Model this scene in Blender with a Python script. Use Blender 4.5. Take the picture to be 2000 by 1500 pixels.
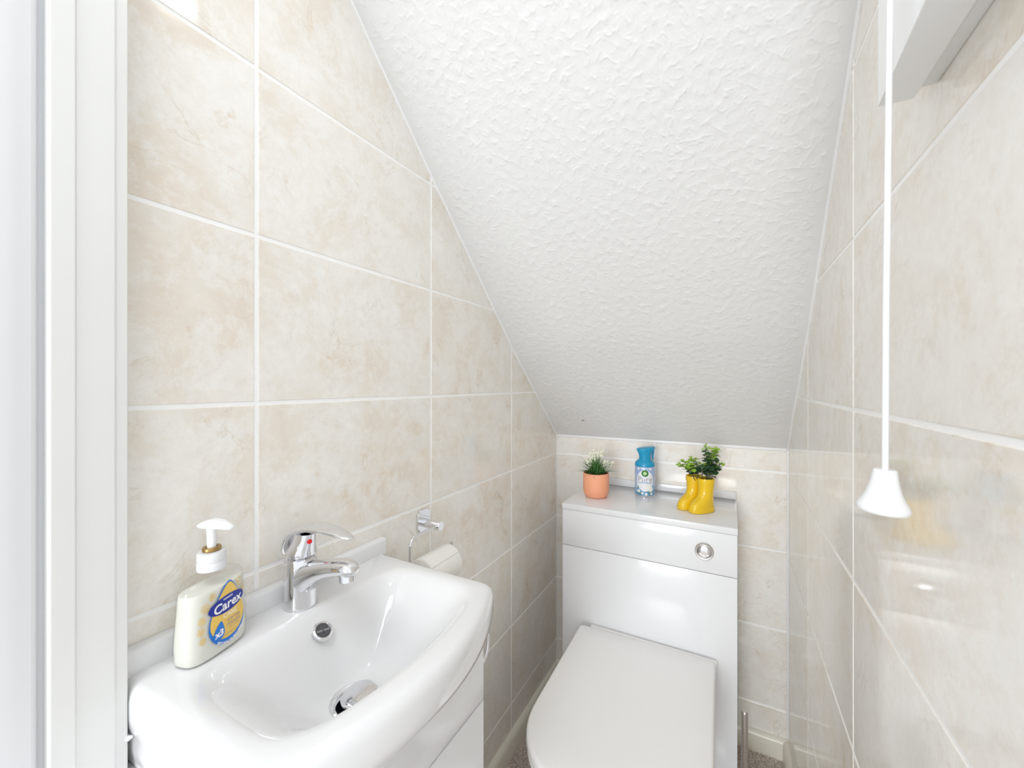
import bpy, bmesh, math, random
import numpy as np
from mathutils import Vector, Matrix

for o in list(bpy.data.objects):
    bpy.data.objects.remove(o)
random.seed(7)
rng = np.random.default_rng(11)
scn = bpy.context.scene
COL = scn.collection

# ------------------------------------------------------------------ camera
cam_d = bpy.data.cameras.new('camera')
cam = bpy.data.objects.new('camera', cam_d)
COL.objects.link(cam)
cam_d.sensor_fit = 'HORIZONTAL'
cam_d.sensor_width = 36.0
cam_d.lens = 788.3 / 2000 * 36.0
cam_d.clip_start = 0.01
cam.location = (0, 0, 1.19)
cam.rotation_euler = (math.pi / 2, 0, 0.4974)
cam_d.dof.use_dof = True
cam_d.dof.focus_distance = 1.05
cam_d.dof.aperture_fstop = 9.0
scn.camera = cam

# ------------------------------------------------------------------ world, exposure
world = bpy.data.worlds.new('world')
scn.world = world
world.use_nodes = True
bg = world.node_tree.nodes['Background']
bg.inputs[0].default_value = (0.94, 0.972, 1.0, 1)
bg.inputs[1].default_value = 1.1
scn.view_settings.view_transform = 'Standard'
scn.view_settings.look = 'None'
scn.view_settings.exposure = 0.12
scn.view_settings.gamma = 1.0
scn.view_settings.use_curve_mapping = False
LAMP_STRENGTH = 12.0
scn.cycles.max_bounces = 24
scn.cycles.diffuse_bounces = 16
scn.cycles.glossy_bounces = 6

# added fill light far behind the camera, evens out the deep end
far_fill = bpy.data.lights.new('far_fill_light', 'AREA')
far_fill.shape = 'RECTANGLE'
far_fill.size, far_fill.size_y = 1.5, 1.9
far_fill.energy = 132.0
far_fill.color = (0.94, 0.972, 1.0)
far_fill_o = bpy.data.objects.new('far_fill_light', far_fill)
COL.objects.link(far_fill_o)
far_fill_o.location = (-0.25, -5.0, 1.30)
far_fill_o.rotation_euler = (math.pi / 2, 0, 0)

# added overhead fill disk behind the camera, brightens lid and cabinet top
overhead_fill = bpy.data.lights.new('overhead_fill_light', 'AREA')
overhead_fill.shape = 'DISK'
overhead_fill.size = 0.9
overhead_fill.energy = 10.5
overhead_fill.color = (0.965, 0.983, 1.0)
overhead_fill_o = bpy.data.objects.new('overhead_fill_light', overhead_fill)
COL.objects.link(overhead_fill_o)
overhead_fill_o.location = (-0.22, -0.55, 2.38)

# ------------------------------------------------------------------ room numbers
XL, XR, YB = -0.6271, 0.1583, 1.5374       # tiled faces: left, right, back
YF = 0.19                                   # room side of the door frame
PROFILE = [(0.20, 2.215), (0.521, 1.910), (0.6177, 1.815), (0.7518, 1.686), (0.9195, 1.529),
           (1.155, 1.309), (1.418, 1.087), (1.4988, 1.016), (1.5374, 0.982)]
PY = [p[0] for p in PROFILE]
PZ = [p[1] for p in PROFILE]


def zc(y):
    return float(np.interp(y, PY, PZ))


# ------------------------------------------------------------------ materials
def new_mat(name):
    m = bpy.data.materials.new(name)
    m.use_nodes = True
    nt = m.node_tree
    return m, nt, nt.nodes['Principled BSDF']


def simple(name, col, rough=0.4, metal=0.0, coat=0.0, noise=0.0, nscale=40.0, bump=0.0, bscale=200.0,
           spec=0.5, trans=0.0, sss=0.0):
    m, nt, p = new_mat(name)
    p.inputs['Base Color'].default_value = (*col, 1)
    p.inputs['Roughness'].default_value = rough
    p.inputs['Metallic'].default_value = metal
    p.inputs['Coat Weight'].default_value = coat
    p.inputs['Coat Roughness'].default_value = 0.05
    p.inputs['Specular IOR Level'].default_value = spec
    p.inputs['Transmission Weight'].default_value = trans
    if sss:
        p.inputs['Subsurface Weight'].default_value = sss
        p.inputs['Subsurface Radius'].default_value = (0.02, 0.02, 0.018)
        p.inputs['Subsurface Scale'].default_value = 0.3
    tc = nt.nodes.new('ShaderNodeTexCoord')
    n = nt.nodes.new('ShaderNodeTexNoise')
    n.inputs['Scale'].default_value = nscale
    n.inputs['Detail'].default_value = 4
    nt.links.new(tc.outputs['Object'], n.inputs['Vector'])
    if noise:
        mx = nt.nodes.new('ShaderNodeMix')
        mx.data_type = 'RGBA'
        mx.inputs[6].default_value = (*[c * (1 - noise) for c in col], 1)
        mx.inputs[7].default_value = (*[min(1, c * (1 + noise)) for c in col], 1)
        nt.links.new(n.outputs['Fac'], mx.inputs[0])
        nt.links.new(mx.outputs[2], p.inputs['Base Color'])
    if bump:
        n2 = nt.nodes.new('ShaderNodeTexNoise')
        n2.inputs['Scale'].default_value = bscale
        n2.inputs['Detail'].default_value = 3
        nt.links.new(tc.outputs['Object'], n2.inputs['Vector'])
        b = nt.nodes.new('ShaderNodeBump')
        b.inputs['Strength'].default_value = bump
        b.inputs['Distance'].default_value = 0.001
        nt.links.new(n2.outputs['Fac'], b.inputs['Height'])
        nt.links.new(b.outputs[0], p.inputs['Normal'])
    return m


def tile_material():
    m, nt, p = new_mat('marble_tile')
    N, L = nt.nodes, nt.links
    tc = N.new('ShaderNodeTexCoord')
    oi = N.new('ShaderNodeObjectInfo')
    # shift the pattern by tile so that no two tiles look alike
    sc = N.new('ShaderNodeVectorMath'); sc.operation = 'SCALE'
    L.new(oi.outputs['Location'], sc.inputs[0]); sc.inputs[3].default_value = 3.7
    ad = N.new('ShaderNodeVectorMath'); ad.operation = 'ADD'
    L.new(tc.outputs['Object'], ad.inputs[0]); L.new(sc.outputs[0], ad.inputs[1])
    v = ad.outputs[0]

    def noise(scale, detail=6, rough=0.6, dist=0.0):
        n = N.new('ShaderNodeTexNoise')
        n.inputs['Scale'].default_value = scale
        n.inputs['Detail'].default_value = detail
        n.inputs['Roughness'].default_value = rough
        n.inputs['Distortion'].default_value = dist
        L.new(v, n.inputs['Vector'])
        return n.outputs['Fac']

    def ramp(src, stops):
        r = N.new('ShaderNodeValToRGB')
        e = r.color_ramp.elements
        e[0].position, e[0].color = stops[0][0], (*stops[0][1], 1)
        e[1].position, e[1].color = stops[-1][0], (*stops[-1][1], 1)
        for s in stops[1:-1]:
            x = e.new(s[0]); x.color = (*s[1], 1)
        L.new(src, r.inputs[0])
        return r.outputs[0]

    def mix(fac, a, b, mode='MIX'):
        x = N.new('ShaderNodeMix'); x.data_type = 'RGBA'; x.blend_type = mode
        for k, s in ((0, fac), (6, a), (7, b)):
            if isinstance(s, (float, int)):
                x.inputs[k].default_value = s
            elif isinstance(s, tuple):
                x.inputs[k].default_value = (*s, 1)
            else:
                L.new(s, x.inputs[k])
        return x.outputs[2]

    # soft cream base with pinkish-beige drifts
    base = ramp(noise(6.0, 5, 0.55, 0.6), [(0.28, (0.780, 0.702, 0.602)), (0.43, (0.822, 0.766, 0.690)),
                                            (0.55, (0.848, 0.812, 0.756)), (0.68, (0.864, 0.845, 0.808))])
    # brushed white clouds
    cl = ramp(noise(7.5, 15, 0.82, 0.3), [(0.47, (0, 0, 0)), (0.52, (0.50, 0.50, 0.50)), (0.64, (0.90, 0.90, 0.90))])
    base = mix(cl, base, (0.892, 0.884, 0.862))
    # sandy fine mottle
    mo = ramp(noise(70.0, 8, 0.7, 0.3), [(0.35, (0.955, 0.948, 0.935)), (0.65, (1.0, 1.0, 1.0))])
    base = mix(1.0, base, mo, 'MULTIPLY')
    # thin broken veins
    w = noise(5.0, 10, 0.62, 1.6)
    d = N.new('ShaderNodeMath'); d.operation = 'SUBTRACT'; L.new(w, d.inputs[0]); d.inputs[1].default_value = 0.5
    a = N.new('ShaderNodeMath'); a.operation = 'ABSOLUTE'; L.new(d.outputs[0], a.inputs[0])
    vein = ramp(a.outputs[0], [(0.0, (1, 1, 1)), (0.006, (0.45, 0.45, 0.45)), (0.014, (0, 0, 0))])
    brk = ramp(noise(11.0, 3, 0.5), [(0.50, (0, 0, 0)), (0.68, (1, 1, 1))])
    vf = mix(1.0, vein, brk, 'MULTIPLY')
    base = mix(vf, base, mix(0.45, base, (0.50, 0.35, 0.19)))
    # rare rusty flecks
    fl = ramp(noise(21.0, 5, 0.6, 0.4), [(0.69, (0, 0, 0)), (0.77, (0.4, 0.4, 0.4))])
    base = mix(fl, base, (0.62, 0.42, 0.24))
    L.new(base, p.inputs['Base Color'])
    p.inputs['Roughness'].default_value = 0.085
    p.inputs['Specular IOR Level'].default_value = 0.5
    b = N.new('ShaderNodeBump'); b.inputs['Strength'].default_value = 0.05; b.inputs['Distance'].default_value = 0.001
    L.new(noise(60.0, 4), b.inputs['Height']); L.new(b.outputs[0], p.inputs['Normal'])
    return m


def carpet_material():
    m, nt, p = new_mat('carpet')
    N, L = nt.nodes, nt.links
    tc = N.new('ShaderNodeTexCoord')
    v = N.new('ShaderNodeTexVoronoi'); v.inputs['Scale'].default_value = 380
    L.new(tc.outputs['Object'], v.inputs['Vector'])
    r = N.new('ShaderNodeValToRGB')
    e = r.color_ramp.elements
    e[0].position, e[0].color = 0.1, (0.34, 0.285, 0.245, 1)
    e[1].position, e[1].color = 0.9, (0.86, 0.80, 0.74, 1)
    x = e.new(0.5); x.color = (0.64, 0.57, 0.515, 1)
    L.new(v.outputs['Color'], r.inputs[0])
    L.new(r.outputs[0], p.inputs['Base Color'])
    p.inputs['Roughness'].default_value = 0.95
    return m


def ceiling_material():
    m, nt, p = new_mat('textured_plaster')
    N, L = nt.nodes, nt.links
    g = N.new('ShaderNodeNewGeometry')
    n = N.new('ShaderNodeTexNoise'); n.inputs['Scale'].default_value = 320; n.inputs['Detail'].default_value = 3
    L.new(g.outputs['Position'], n.inputs['Vector'])
    b = N.new('ShaderNodeBump'); b.inputs['Strength'].default_value = 0.12; b.inputs['Distance'].default_value = 0.001
    L.new(n.outputs['Fac'], b.inputs['Height']); L.new(b.outputs[0], p.inputs['Normal'])
    # one tiny brown scuff low on the slope
    d = N.new('ShaderNodeVectorMath'); d.operation = 'DISTANCE'
    L.new(g.outputs['Position'], d.inputs[0]); d.inputs[1].default_value = SCUFF
    n2 = N.new('ShaderNodeTexNoise'); n2.inputs['Scale'].default_value = 260
    L.new(g.outputs['Position'], n2.inputs['Vector'])
    mm = N.new('ShaderNodeMath'); mm.operation = 'MULTIPLY_ADD'
    L.new(n2.outputs['Fac'], mm.inputs[0]); mm.inputs[1].default_value = 0.012; L.new(d.outputs['Value'], mm.inputs[2])
    r = N.new('ShaderNodeValToRGB')
    e = r.color_ramp.elements
    e[0].position, e[0].color = 0.0085, (0.36, 0.22, 0.14, 1)
    e[1].position, e[1].color = 0.0105, (0.755, 0.755, 0.75, 1)
    L.new(mm.outputs[0], r.inputs[0])
    L.new(r.outputs[0], p.inputs['Base Color'])
    p.inputs['Roughness'].default_value = 0.38
    return m


SCUFF = (-0.487, 1.455, 1.053)
M = {}
M['tile'] = tile_material()
M['grout'] = simple('white_grout', (0.93, 0.93, 0.925), 0.7, noise=0.04, bump=0.2, bscale=400)
M['sealant'] = simple('white_sealant', (0.86, 0.865, 0.87), 0.3, noise=0.02)
M['ceiling'] = ceiling_material()
M['paint'] = simple('white_gloss_paint', (0.755, 0.755, 0.74), 0.28, noise=0.015, nscale=6, bump=0.12, bscale=60)
M['emulsion'] = simple('white_emulsion', (0.76, 0.766, 0.778), 0.6, noise=0.015, nscale=5, bump=0.1, bscale=80)
M['ivory'] = simple('ivory_gloss_paint', (0.82, 0.79, 0.69), 0.25, noise=0.02, nscale=10)
M['carpet'] = carpet_material()
M['ceramic'] = simple('white_ceramic', (0.77, 0.772, 0.778), 0.07, coat=0.3, noise=0.005)
M['gloss_white'] = simple('white_gloss_board', (0.76, 0.766, 0.780), 0.15, coat=0.2, noise=0.005)
M['seat'] = simple('warm_white_plastic', (0.86, 0.855, 0.85), 0.22, noise=0.006)
M['box_white'] = simple('white_satin_board', (0.85, 0.86, 0.865), 0.35, noise=0.008)
M['chrome'] = simple('chrome', (0.80, 0.80, 0.82), 0.05, metal=1.0, noise=0.01)
M['steel'] = simple('brushed_steel', (0.60, 0.57, 0.545), 0.27, metal=1.0, noise=0.08, nscale=120)
M['brass'] = simple('dull_brass', (0.42, 0.27, 0.10), 0.32, metal=0.85, noise=0.12)
M['dark'] = simple('dark_void', (0.03, 0.03, 0.035), 0.5, noise=0.2)
M['overflow_grey'] = simple('overflow_hole_shade', (0.07, 0.07, 0.075), 0.4, noise=0.1)  # near-black colour for the shade inside the overflow
M['spoke'] = simple('overflow_grey', (0.26, 0.26, 0.26), 0.4, noise=0.1)
M['red'] = simple('red_enamel', (0.70, 0.01, 0.02), 0.25, noise=0.05)
M['paper'] = simple('tissue_paper', (0.86, 0.85, 0.81), 0.95, noise=0.02, bump=0.5, bscale=300)
M['card'] = simple('cardboard', (0.50, 0.38, 0.26), 0.9, noise=0.08)
M['peach'] = simple('peach_ceramic', (0.87, 0.385, 0.225), 0.5, noise=0.03, nscale=60)
M['soil'] = simple('dark_soil', (0.13, 0.065, 0.04), 0.95, noise=0.6, nscale=300, bump=1.0, bscale=400)
M['yellow'] = simple('yellow_glaze', (0.80, 0.52, 0.012), 0.16, coat=0.4, noise=0.04, nscale=50)
M['stem'] = simple('dark_stem', (0.10, 0.12, 0.055), 0.7, noise=0.25)
M['blade'] = simple('grass_green', (0.075, 0.20, 0.055), 0.45, noise=0.55, nscale=70)
M['blossom'] = simple('cream_blossom', (0.90, 0.91, 0.74), 0.7, noise=0.12, nscale=200)
M['leaf_dark'] = simple('dark_green_leaf', (0.045, 0.115, 0.045), 0.45, noise=0.4, nscale=80)
M['leaf_light'] = simple('light_green_leaf', (0.30, 0.50, 0.045), 0.5, noise=0.35, nscale=80)
M['blue'] = simple('cyan_blue_plastic', (0.012, 0.31, 0.54), 0.30, noise=0.03)
M['pump'] = simple('white_plastic', (0.88, 0.89, 0.90), 0.28, noise=0.01)
M['bell'] = simple('satin_white_plastic', (0.73, 0.735, 0.745), 0.3, noise=0.01)
M['collar'] = simple('frosted_plastic', (0.76, 0.77, 0.78), 0.35, noise=0.04)
M['cord'] = simple('white_cord', (0.73, 0.74, 0.76), 0.6, noise=0.02)
M['lab_blue'] = simple('label_blue', (0.015, 0.19, 0.66), 0.3, noise=0.02)
M['lab_navy'] = simple('label_navy', (0.008, 0.022, 0.30), 0.3, noise=0.02)
M['lab_yellow'] = simple('label_yellow', (0.83, 0.56, 0.12), 0.35, noise=0.06, nscale=60)
M['lab_pale'] = simple('label_cream', (0.90, 0.80, 0.56), 0.35, noise=0.02)
M['lab_gold'] = simple('label_gold', (0.78, 0.54, 0.17), 0.35, noise=0.1)
M['lab_mauve'] = simple('label_mauve', (0.42, 0.33, 0.36), 0.4, noise=0.05)
M['white_ink'] = simple('white_ink', (0.90, 0.91, 0.93), 0.4, noise=0.01)
M['green_ink'] = simple('green_ink', (0.02, 0.16, 0.02), 0.35, noise=0.05)
M['lime_ink'] = simple('lime_ink', (0.36, 0.60, 0.24), 0.35, noise=0.05)
M['grey_ink'] = simple('grey_ink', (0.33, 0.36, 0.42), 0.4, noise=0.03)
M['steelblue_ink'] = simple('steel_blue_ink', (0.16, 0.34, 0.50), 0.4, noise=0.03)
M['oval'] = simple('label_white', (0.80, 0.81, 0.86), 0.35, noise=0.03, nscale=90)
M['petal'] = simple('petal_white', (0.86, 0.84, 0.80), 0.4, noise=0.08, nscale=200)
M['leaf_ink'] = simple('label_leaf_green', (0.16, 0.28, 0.20), 0.4, noise=0.3, nscale=200)


def can_material():
    m, nt, p = new_mat('floral_print_can')
    N, L = nt.nodes, nt.links
    tc = N.new('ShaderNodeTexCoord')
    sep = N.new('ShaderNodeSeparateXYZ'); L.new(tc.outputs['Object'], sep.inputs[0])
    n = N.new('ShaderNodeTexNoise'); n.inputs['Scale'].default_value = 75; n.inputs['Detail'].default_value = 3
    L.new(tc.outputs['Object'], n.inputs['Vector'])
    ma = N.new('ShaderNodeMath'); ma.operation = 'MULTIPLY_ADD'
    L.new(n.outputs['Fac'], ma.inputs[0]); ma.inputs[1].default_value = 0.05; L.new(sep.outputs['Z'], ma.inputs[2])
    r = N.new('ShaderNodeValToRGB')
    e = r.color_ramp.elements
    e[0].position, e[0].color = 0.020, (0.03, 0.20, 0.44, 1)
    e[1].position, e[1].color = 0.125, (0.50, 0.56, 0.74, 1)
    for pos, c in ((0.042, (0.16, 0.40, 0.66, 1)), (0.06, (0.45, 0.58, 0.76, 1)), (0.085, (0.42, 0.50, 0.72, 1)),
                   (0.105, (0.30, 0.42, 0.68, 1))):
        x = e.new(pos); x.color = c
    L.new(ma.outputs[0], r.inputs[0])
    L.new(r.outputs[0], p.inputs['Base Color'])
    p.inputs['Roughness'].default_value = 0.25
    p.inputs['Coat Weight'].default_value = 0.3
    return m


def clear_plastic():
    m, nt, p = new_mat('clear_plastic')
    N, L = nt.nodes, nt.links
    N.remove(p)
    t = N.new('ShaderNodeBsdfTransparent'); t.inputs[0].default_value = (0.985, 0.988, 0.982, 1)
    g = N.new('ShaderNodeBsdfGlossy'); g.inputs['Roughness'].default_value = 0.06
    lw = N.new('ShaderNodeLayerWeight'); lw.inputs[0].default_value = 0.5
    pw = N.new('ShaderNodeMath'); pw.operation = 'POWER'; pw.inputs[1].default_value = 4.0
    L.new(lw.outputs['Facing'], pw.inputs[0])
    ml = N.new('ShaderNodeMath'); ml.operation = 'MULTIPLY_ADD'; ml.inputs[1].default_value = 0.38; ml.inputs[2].default_value = 0.03
    L.new(pw.outputs[0], ml.inputs[0])
    mx = N.new('ShaderNodeMixShader')
    L.new(ml.outputs[0], mx.inputs[0]); L.new(t.outputs[0], mx.inputs[1]); L.new(g.outputs[0], mx.inputs[2])
    L.new(mx.outputs[0], N['Material Output'].inputs[0])
    return m


def emit(name, col, s):
    m, nt, p = new_mat(name)
    p.inputs['Base Color'].default_value = (0.9, 0.9, 0.9, 1)
    p.inputs['Emission Color'].default_value = (*col, 1)
    p.inputs['Emission Strength'].default_value = s
    return m


M['can'] = can_material()
M['clear'] = clear_plastic()
M['soap'] = simple('milky_soap', (0.77, 0.765, 0.71), 0.25, noise=0.03, nscale=30, sss=0.6)
M['lamp'] = emit('lamp_diffuser', (1.0, 0.985, 0.95), LAMP_STRENGTH)

# ------------------------------------------------------------------ mesh helpers


def sharpen(me, ang=38):
    bm = bmesh.new(); bm.from_mesh(me)
    lim = math.radians(ang)
    for f in bm.faces:
        f.smooth = True
    for e in bm.edges:
        e.smooth = not (len(e.link_faces) == 2 and e.calc_face_angle(0) > lim)
    bm.to_mesh(me); bm.free()


def obj_from_mesh(name, me, mat, parent=None, loc=None):
    o = bpy.data.objects.new(name, me)
    COL.objects.link(o)
    if mat is not None and len(me.materials) == 0:
        me.materials.append(mat)
    if loc is not None:
        o.location = loc
    if parent is not None:
        o.parent = parent
    return o


def world_of(p):
    v = Vector((0, 0, 0))
    while p is not None:
        v += p.location
        p = p.parent
    return v


def build(name, verts, faces, mat, parent=None, smooth=True, ang=38, recalc=True):
    """verts in WORLD coordinates; the object sits at its parent's origin (or at its own base centre)."""
    if parent is not None:
        off = world_of(parent)
    else:
        a = np.array([tuple(v) for v in verts])
        off = Vector(((a[:, 0].min() + a[:, 0].max()) / 2, (a[:, 1].min() + a[:, 1].max()) / 2, a[:, 2].min()))
    me = bpy.data.meshes.new(name)
    me.from_pydata([tuple(Vector(v) - off) for v in verts], [], faces)
    if recalc:
        bm = bmesh.new(); bm.from_mesh(me)
        bmesh.ops.recalc_face_normals(bm, faces=bm.faces)
        bm.to_mesh(me); bm.free()
    if smooth:
        sharpen(me, ang)
    o = obj_from_mesh(name, me, mat, parent)
    if parent is None:
        o.location = off
    return o


def box_data(x0, x1, y0, y1, z0, z1, bev=0.0, seg=2):
    bm = bmesh.new()
    bmesh.ops.create_cube(bm, size=1)
    for v in bm.verts:
        v.co = Vector(((x0 + x1) / 2 + v.co.x * (x1 - x0), (y0 + y1) / 2 + v.co.y * (y1 - y0),
                       (z0 + z1) / 2 + v.co.z * (z1 - z0)))
    if bev:
        bmesh.ops.bevel(bm, geom=bm.edges[:], offset=bev, segments=seg, affect='EDGES', profile=0.5)
    bm.verts.index_update()
    V = [v.co.copy() for v in bm.verts]
    F = [[v.index for v in f.verts] for f in bm.faces]
    bm.free()
    return V, F


def box(name, x0, x1, y0, y1, z0, z1, mat, parent=None, bev=0.0, seg=2):
    V, F = box_data(x0, x1, y0, y1, z0, z1, bev, seg)
    return build(name, V, F, mat, parent)


def loft(rings, cap0=True, cap1=True, closed=True):
    n = len(rings[0])
    V = [Vector(p) for r in rings for p in r]
    F = []
    for i in range(len(rings) - 1):
        for j in range(n if closed else n - 1):
            k = (j + 1) % n
            F.append([i * n + j, i * n + k, (i + 1) * n + k, (i + 1) * n + j])
    if cap0:
        F.append(list(range(n))[::-1])
    if cap1:
        F.append([(len(rings) - 1) * n + j for j in range(n)])
    return V, F


def lathe(c, prof, n=48, cap0=True, cap1=True):
    """profile of (radius, z) about the vertical through c (z added to c.z)"""
    rings = []
    for r, z in prof:
        rings.append([Vector((c[0] + r * math.cos(2 * math.pi * j / n), c[1] + r * math.sin(2 * math.pi * j / n), c[2] + z))
                      for j in range(n)])
    return loft(rings, cap0, cap1)


def axis_frame(d):
    d = Vector(d).normalized()
    u = d.cross(Vector((0, 0, 1)))
    if u.length < 1e-4:
        u = Vector((1, 0, 0))
    u.normalize()
    return d, u, u.cross(d).normalized()


def lathe_axis(c, axis, prof, n=48, cap0=True, cap1=True):
    d, u, w = axis_frame(axis)
    c = Vector(c)
    rings = [[c + d * z + (u * math.cos(2 * math.pi * j / n) + w * math.sin(2 * math.pi * j / n)) * r for j in range(n)]
             for r, z in prof]
    return loft(rings, cap0, cap1)


def tube(path, rad, n=16, cap=True):
    P = [Vector(p) for p in path]
    rs = rad if isinstance(rad, (list, tuple)) else [rad] * len(P)
    rings = []
    up = None
    for i, p in enumerate(P):
        t = (P[min(i + 1, len(P) - 1)] - P[max(i - 1, 0)]).normalized()
        if up is None:
            up = t.orthogonal().normalized()
        up = (up - t * up.dot(t)).normalized()
        b = t.cross(up)
        rings.append([p + (up * math.cos(2 * math.pi * j / n) + b * math.sin(2 * math.pi * j / n)) * rs[i] for j in range(n)])
    return loft(rings, cap, cap)


def join(*parts):
    V, F = [], []
    for v, f in parts:
        o = len(V)
        V += list(v)
        F += [[i + o for i in g] for g in f]
    return V, F


def arc_pts(c, r, a0, a1, n, ux, uy):
    c, ux, uy = Vector(c), Vector(ux), Vector(uy)
    return [c + ux * (r * math.cos(a0 + (a1 - a0) * i / n)) + uy * (r * math.sin(a0 + (a1 - a0) * i / n)) for i in range(n + 1)]


def thing(name, label, cat, loc, group=None):
    o = bpy.data.objects.new(name, None)
    o.empty_display_size = 0.02
    COL.objects.link(o)
    o.location = loc
    o['label'] = label
    o['category'] = cat
    if group:
        o['group'] = group
    return o


def tag(o, label, cat):
    o['label'] = label
    o['category'] = cat
    return o


def structure(o, label=None):
    o['kind'] = 'structure'
    if label:
        o['label'] = label
    return o


def text_mesh(body, size, shear=0.0, bold=0.0, space=1.0):
    """flat outline of a word centred on the origin: list of (x, y), faces"""
    cu = bpy.data.curves.new('lettering', 'FONT')
    cu.body = body
    cu.size = size
    cu.shear = shear
    cu.offset = bold
    cu.space_character = space
    cu.align_x = 'CENTER'
    cu.align_y = 'CENTER'
    cu.resolution_u = 3
    ob = bpy.data.objects.new('lettering', cu)
    COL.objects.link(ob)
    dg = bpy.context.evaluated_depsgraph_get()
    me = bpy.data.meshes.new_from_object(ob.evaluated_get(dg))
    V = [(v.co.x, v.co.y) for v in me.vertices]
    F = [list(p.vertices) for p in me.polygons]
    bpy.data.objects.remove(ob)
    bpy.data.curves.remove(cu)
    bpy.data.meshes.remove(me)
    return V, F


def disc_grid(fn, n=40, rings=5):
    """filled star-shaped outline fn(angle)->(x,y) around (cx,cy) with inner rings, for wrapping on a curved face"""
    c, out = fn
    V = [c]
    F = []
    for k in range(1, rings + 1):
        for j in range(n):
            x, y = out(2 * math.pi * j / n)
            V.append((c[0] + (x - c[0]) * k / rings, c[1] + (y - c[1]) * k / rings))
    for j in range(n):
        F.append([0, 1 + j, 1 + (j + 1) % n])
    for k in range(rings - 1):
        for j in range(n):
            a, b = 1 + k * n + j, 1 + k * n + (j + 1) % n
            F.append([a, a + n, b + n, b])
    return V, F


# ------------------------------------------------------------------ room shell
GR = 0.0060            # grout width
TW, TH = 0.4002, 0.252
REC = 0.0010           # grout sits this far behind the tile faces
TT = 0.007


def clip_poly(poly, a, b):
    """keep the part of poly (u,v) below the line a-b"""
    out = []
    def side(p):
        return (b[0] - a[0]) * (p[1] - a[1]) - (b[1] - a[1]) * (p[0] - a[0])
    for i, p in enumerate(poly):
        q = poly[(i + 1) % len(poly)]
        sp, sq = side(p), side(q)
        if sp <= 0:
            out.append(p)
        if (sp < 0 < sq) or (sq < 0 < sp):
            t = sp / (sp - sq)
            out.append((p[0] + (q[0] - p[0]) * t, p[1] + (q[1] - p[1]) * t))
    return out


def inset_poly(poly, d):
    n = len(poly)
    ar = sum(poly[i][0] * poly[(i + 1) % n][1] - poly[(i + 1) % n][0] * poly[i][1] for i in range(n))
    sg = 1 if ar > 0 else -1
    out = []
    for i in range(n):
        p0, p1, p2 = Vector(poly[i - 1]), Vector(poly[i]), Vector(poly[(i + 1) % n])
        e1, e2 = (p1 - p0), (p2 - p1)
        if e1.length < 1e-7 or e2.length < 1e-7:
            out.append(tuple(p1)); continue
        e1.normalize(); e2.normalize()
        n1, n2 = Vector((-e1.y, e1.x)) * sg, Vector((-e2.y, e2.x)) * sg
        m = n1 + n2
        k = max(0.3, 1 + n1.dot(n2))
        out.append(tuple(p1 + m * (d / k)))
    return out


TILE_CACHE = {}


def add_tile(wall, key, poly, U, Vv, Nn, origin):
    """poly in (u,v) relative to origin (on the tile face plane)"""
    full = key is not None and key in TILE_CACHE
    if full:
        me = TILE_CACHE[key]
    else:
        rings = [(poly, -TT), (poly, -0.0009), (inset_poly(poly, 0.0003), -0.0003), (inset_poly(poly, 0.0010), 0.0)]
        V, n = [], len(poly)
        for pl, h in rings:
            V += [tuple(U * p[0] + Vv * p[1] + Nn * h) for p in pl]
        F = []
        for i in range(3):
            for j in range(n):
                k = (j + 1) % n
                F.append([i * n + j, i * n + k, (i + 1) * n + k, (i + 1) * n + j])
        F.append([3 * n + j for j in range(n)])
        me = bpy.data.meshes.new('tile')
        me.from_pydata(V, [], F)
        bm = bmesh.new(); bm.from_mesh(me)
        bmesh.ops.recalc_face_normals(bm, faces=bm.faces)
        if sum((f.normal.dot(Nn) * f.calc_area() for f in bm.faces)) < 0:
            bmesh.ops.reverse_faces(bm, faces=bm.faces)
        bm.to_mesh(me); bm.free()
        me.materials.append(M['tile'])
        if key is not None:
            TILE_CACHE[key] = me
    o = bpy.data.objects.new('tile', me)
    COL.objects.link(o)
    o.parent = wall
    o.location = Vector(origin) - world_of(wall)
    return o


def tile_wall(wall, wkey, cols, rows, umin, umax, vmin, vtop, U, Nn, face_origin):
    """cols/rows: grout centre lines; vtop(u) gives the upper limit"""
    Vv = Vector((0, 0, 1))
    for i in range(len(cols) - 1):
        a, b = max(cols[i] + GR / 2, umin), min(cols[i + 1] - GR / 2, umax)
        if b - a < 0.004:
            continue
        for k in range(len(rows) - 1):
            c, d = max(rows[k] + GR / 2, vmin), rows[k + 1] - GR / 2
            if d - c < 0.004:
                continue
            ta, tb = vtop(a), vtop(b)
            rect = [(a, c), (b, c), (b, d), (a, d)]
            poly = rect
            clipped = False
            if ta < d or tb < d:
                poly = clip_poly(rect, (a, ta), (b, tb))
                clipped = True
            if len(poly) < 3:
                continue
            area = abs(sum(poly[q][0] * poly[(q + 1) % len(poly)][1] - poly[(q + 1) % len(poly)][0] * poly[q][1]
                           for q in range(len(poly)))) / 2
            if area < 1e-4:
                continue
            cu, cv = (a + b) / 2, (c + d) / 2
            loc = [(p[0] - cu, p[1] - cv) for p in poly]
            key = None if clipped else (wkey, round(b - a, 4), round(d - c, 4))
            add_tile(wall, key, loc, U, Vv, Nn, face_origin + U * cu + Vv * cv)


def wall_prism(name, pts2, axis, base, thick):
    """solid wall slab: outline pts2 in (u,z) extruded from base by thick along axis (0: X, 1: Y)"""
    def P(u, z, t):
        return (t, u, z) if axis == 0 else (u, t, z)
    r0 = [P(u, z, base) for u, z in pts2]
    r1 = [P(u, z, base + thick) for u, z in pts2]
    V, F = loft([r0, r1])
    o = build(name, V, F, M['grout'], None, smooth=False)
    return structure(o)


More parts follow.
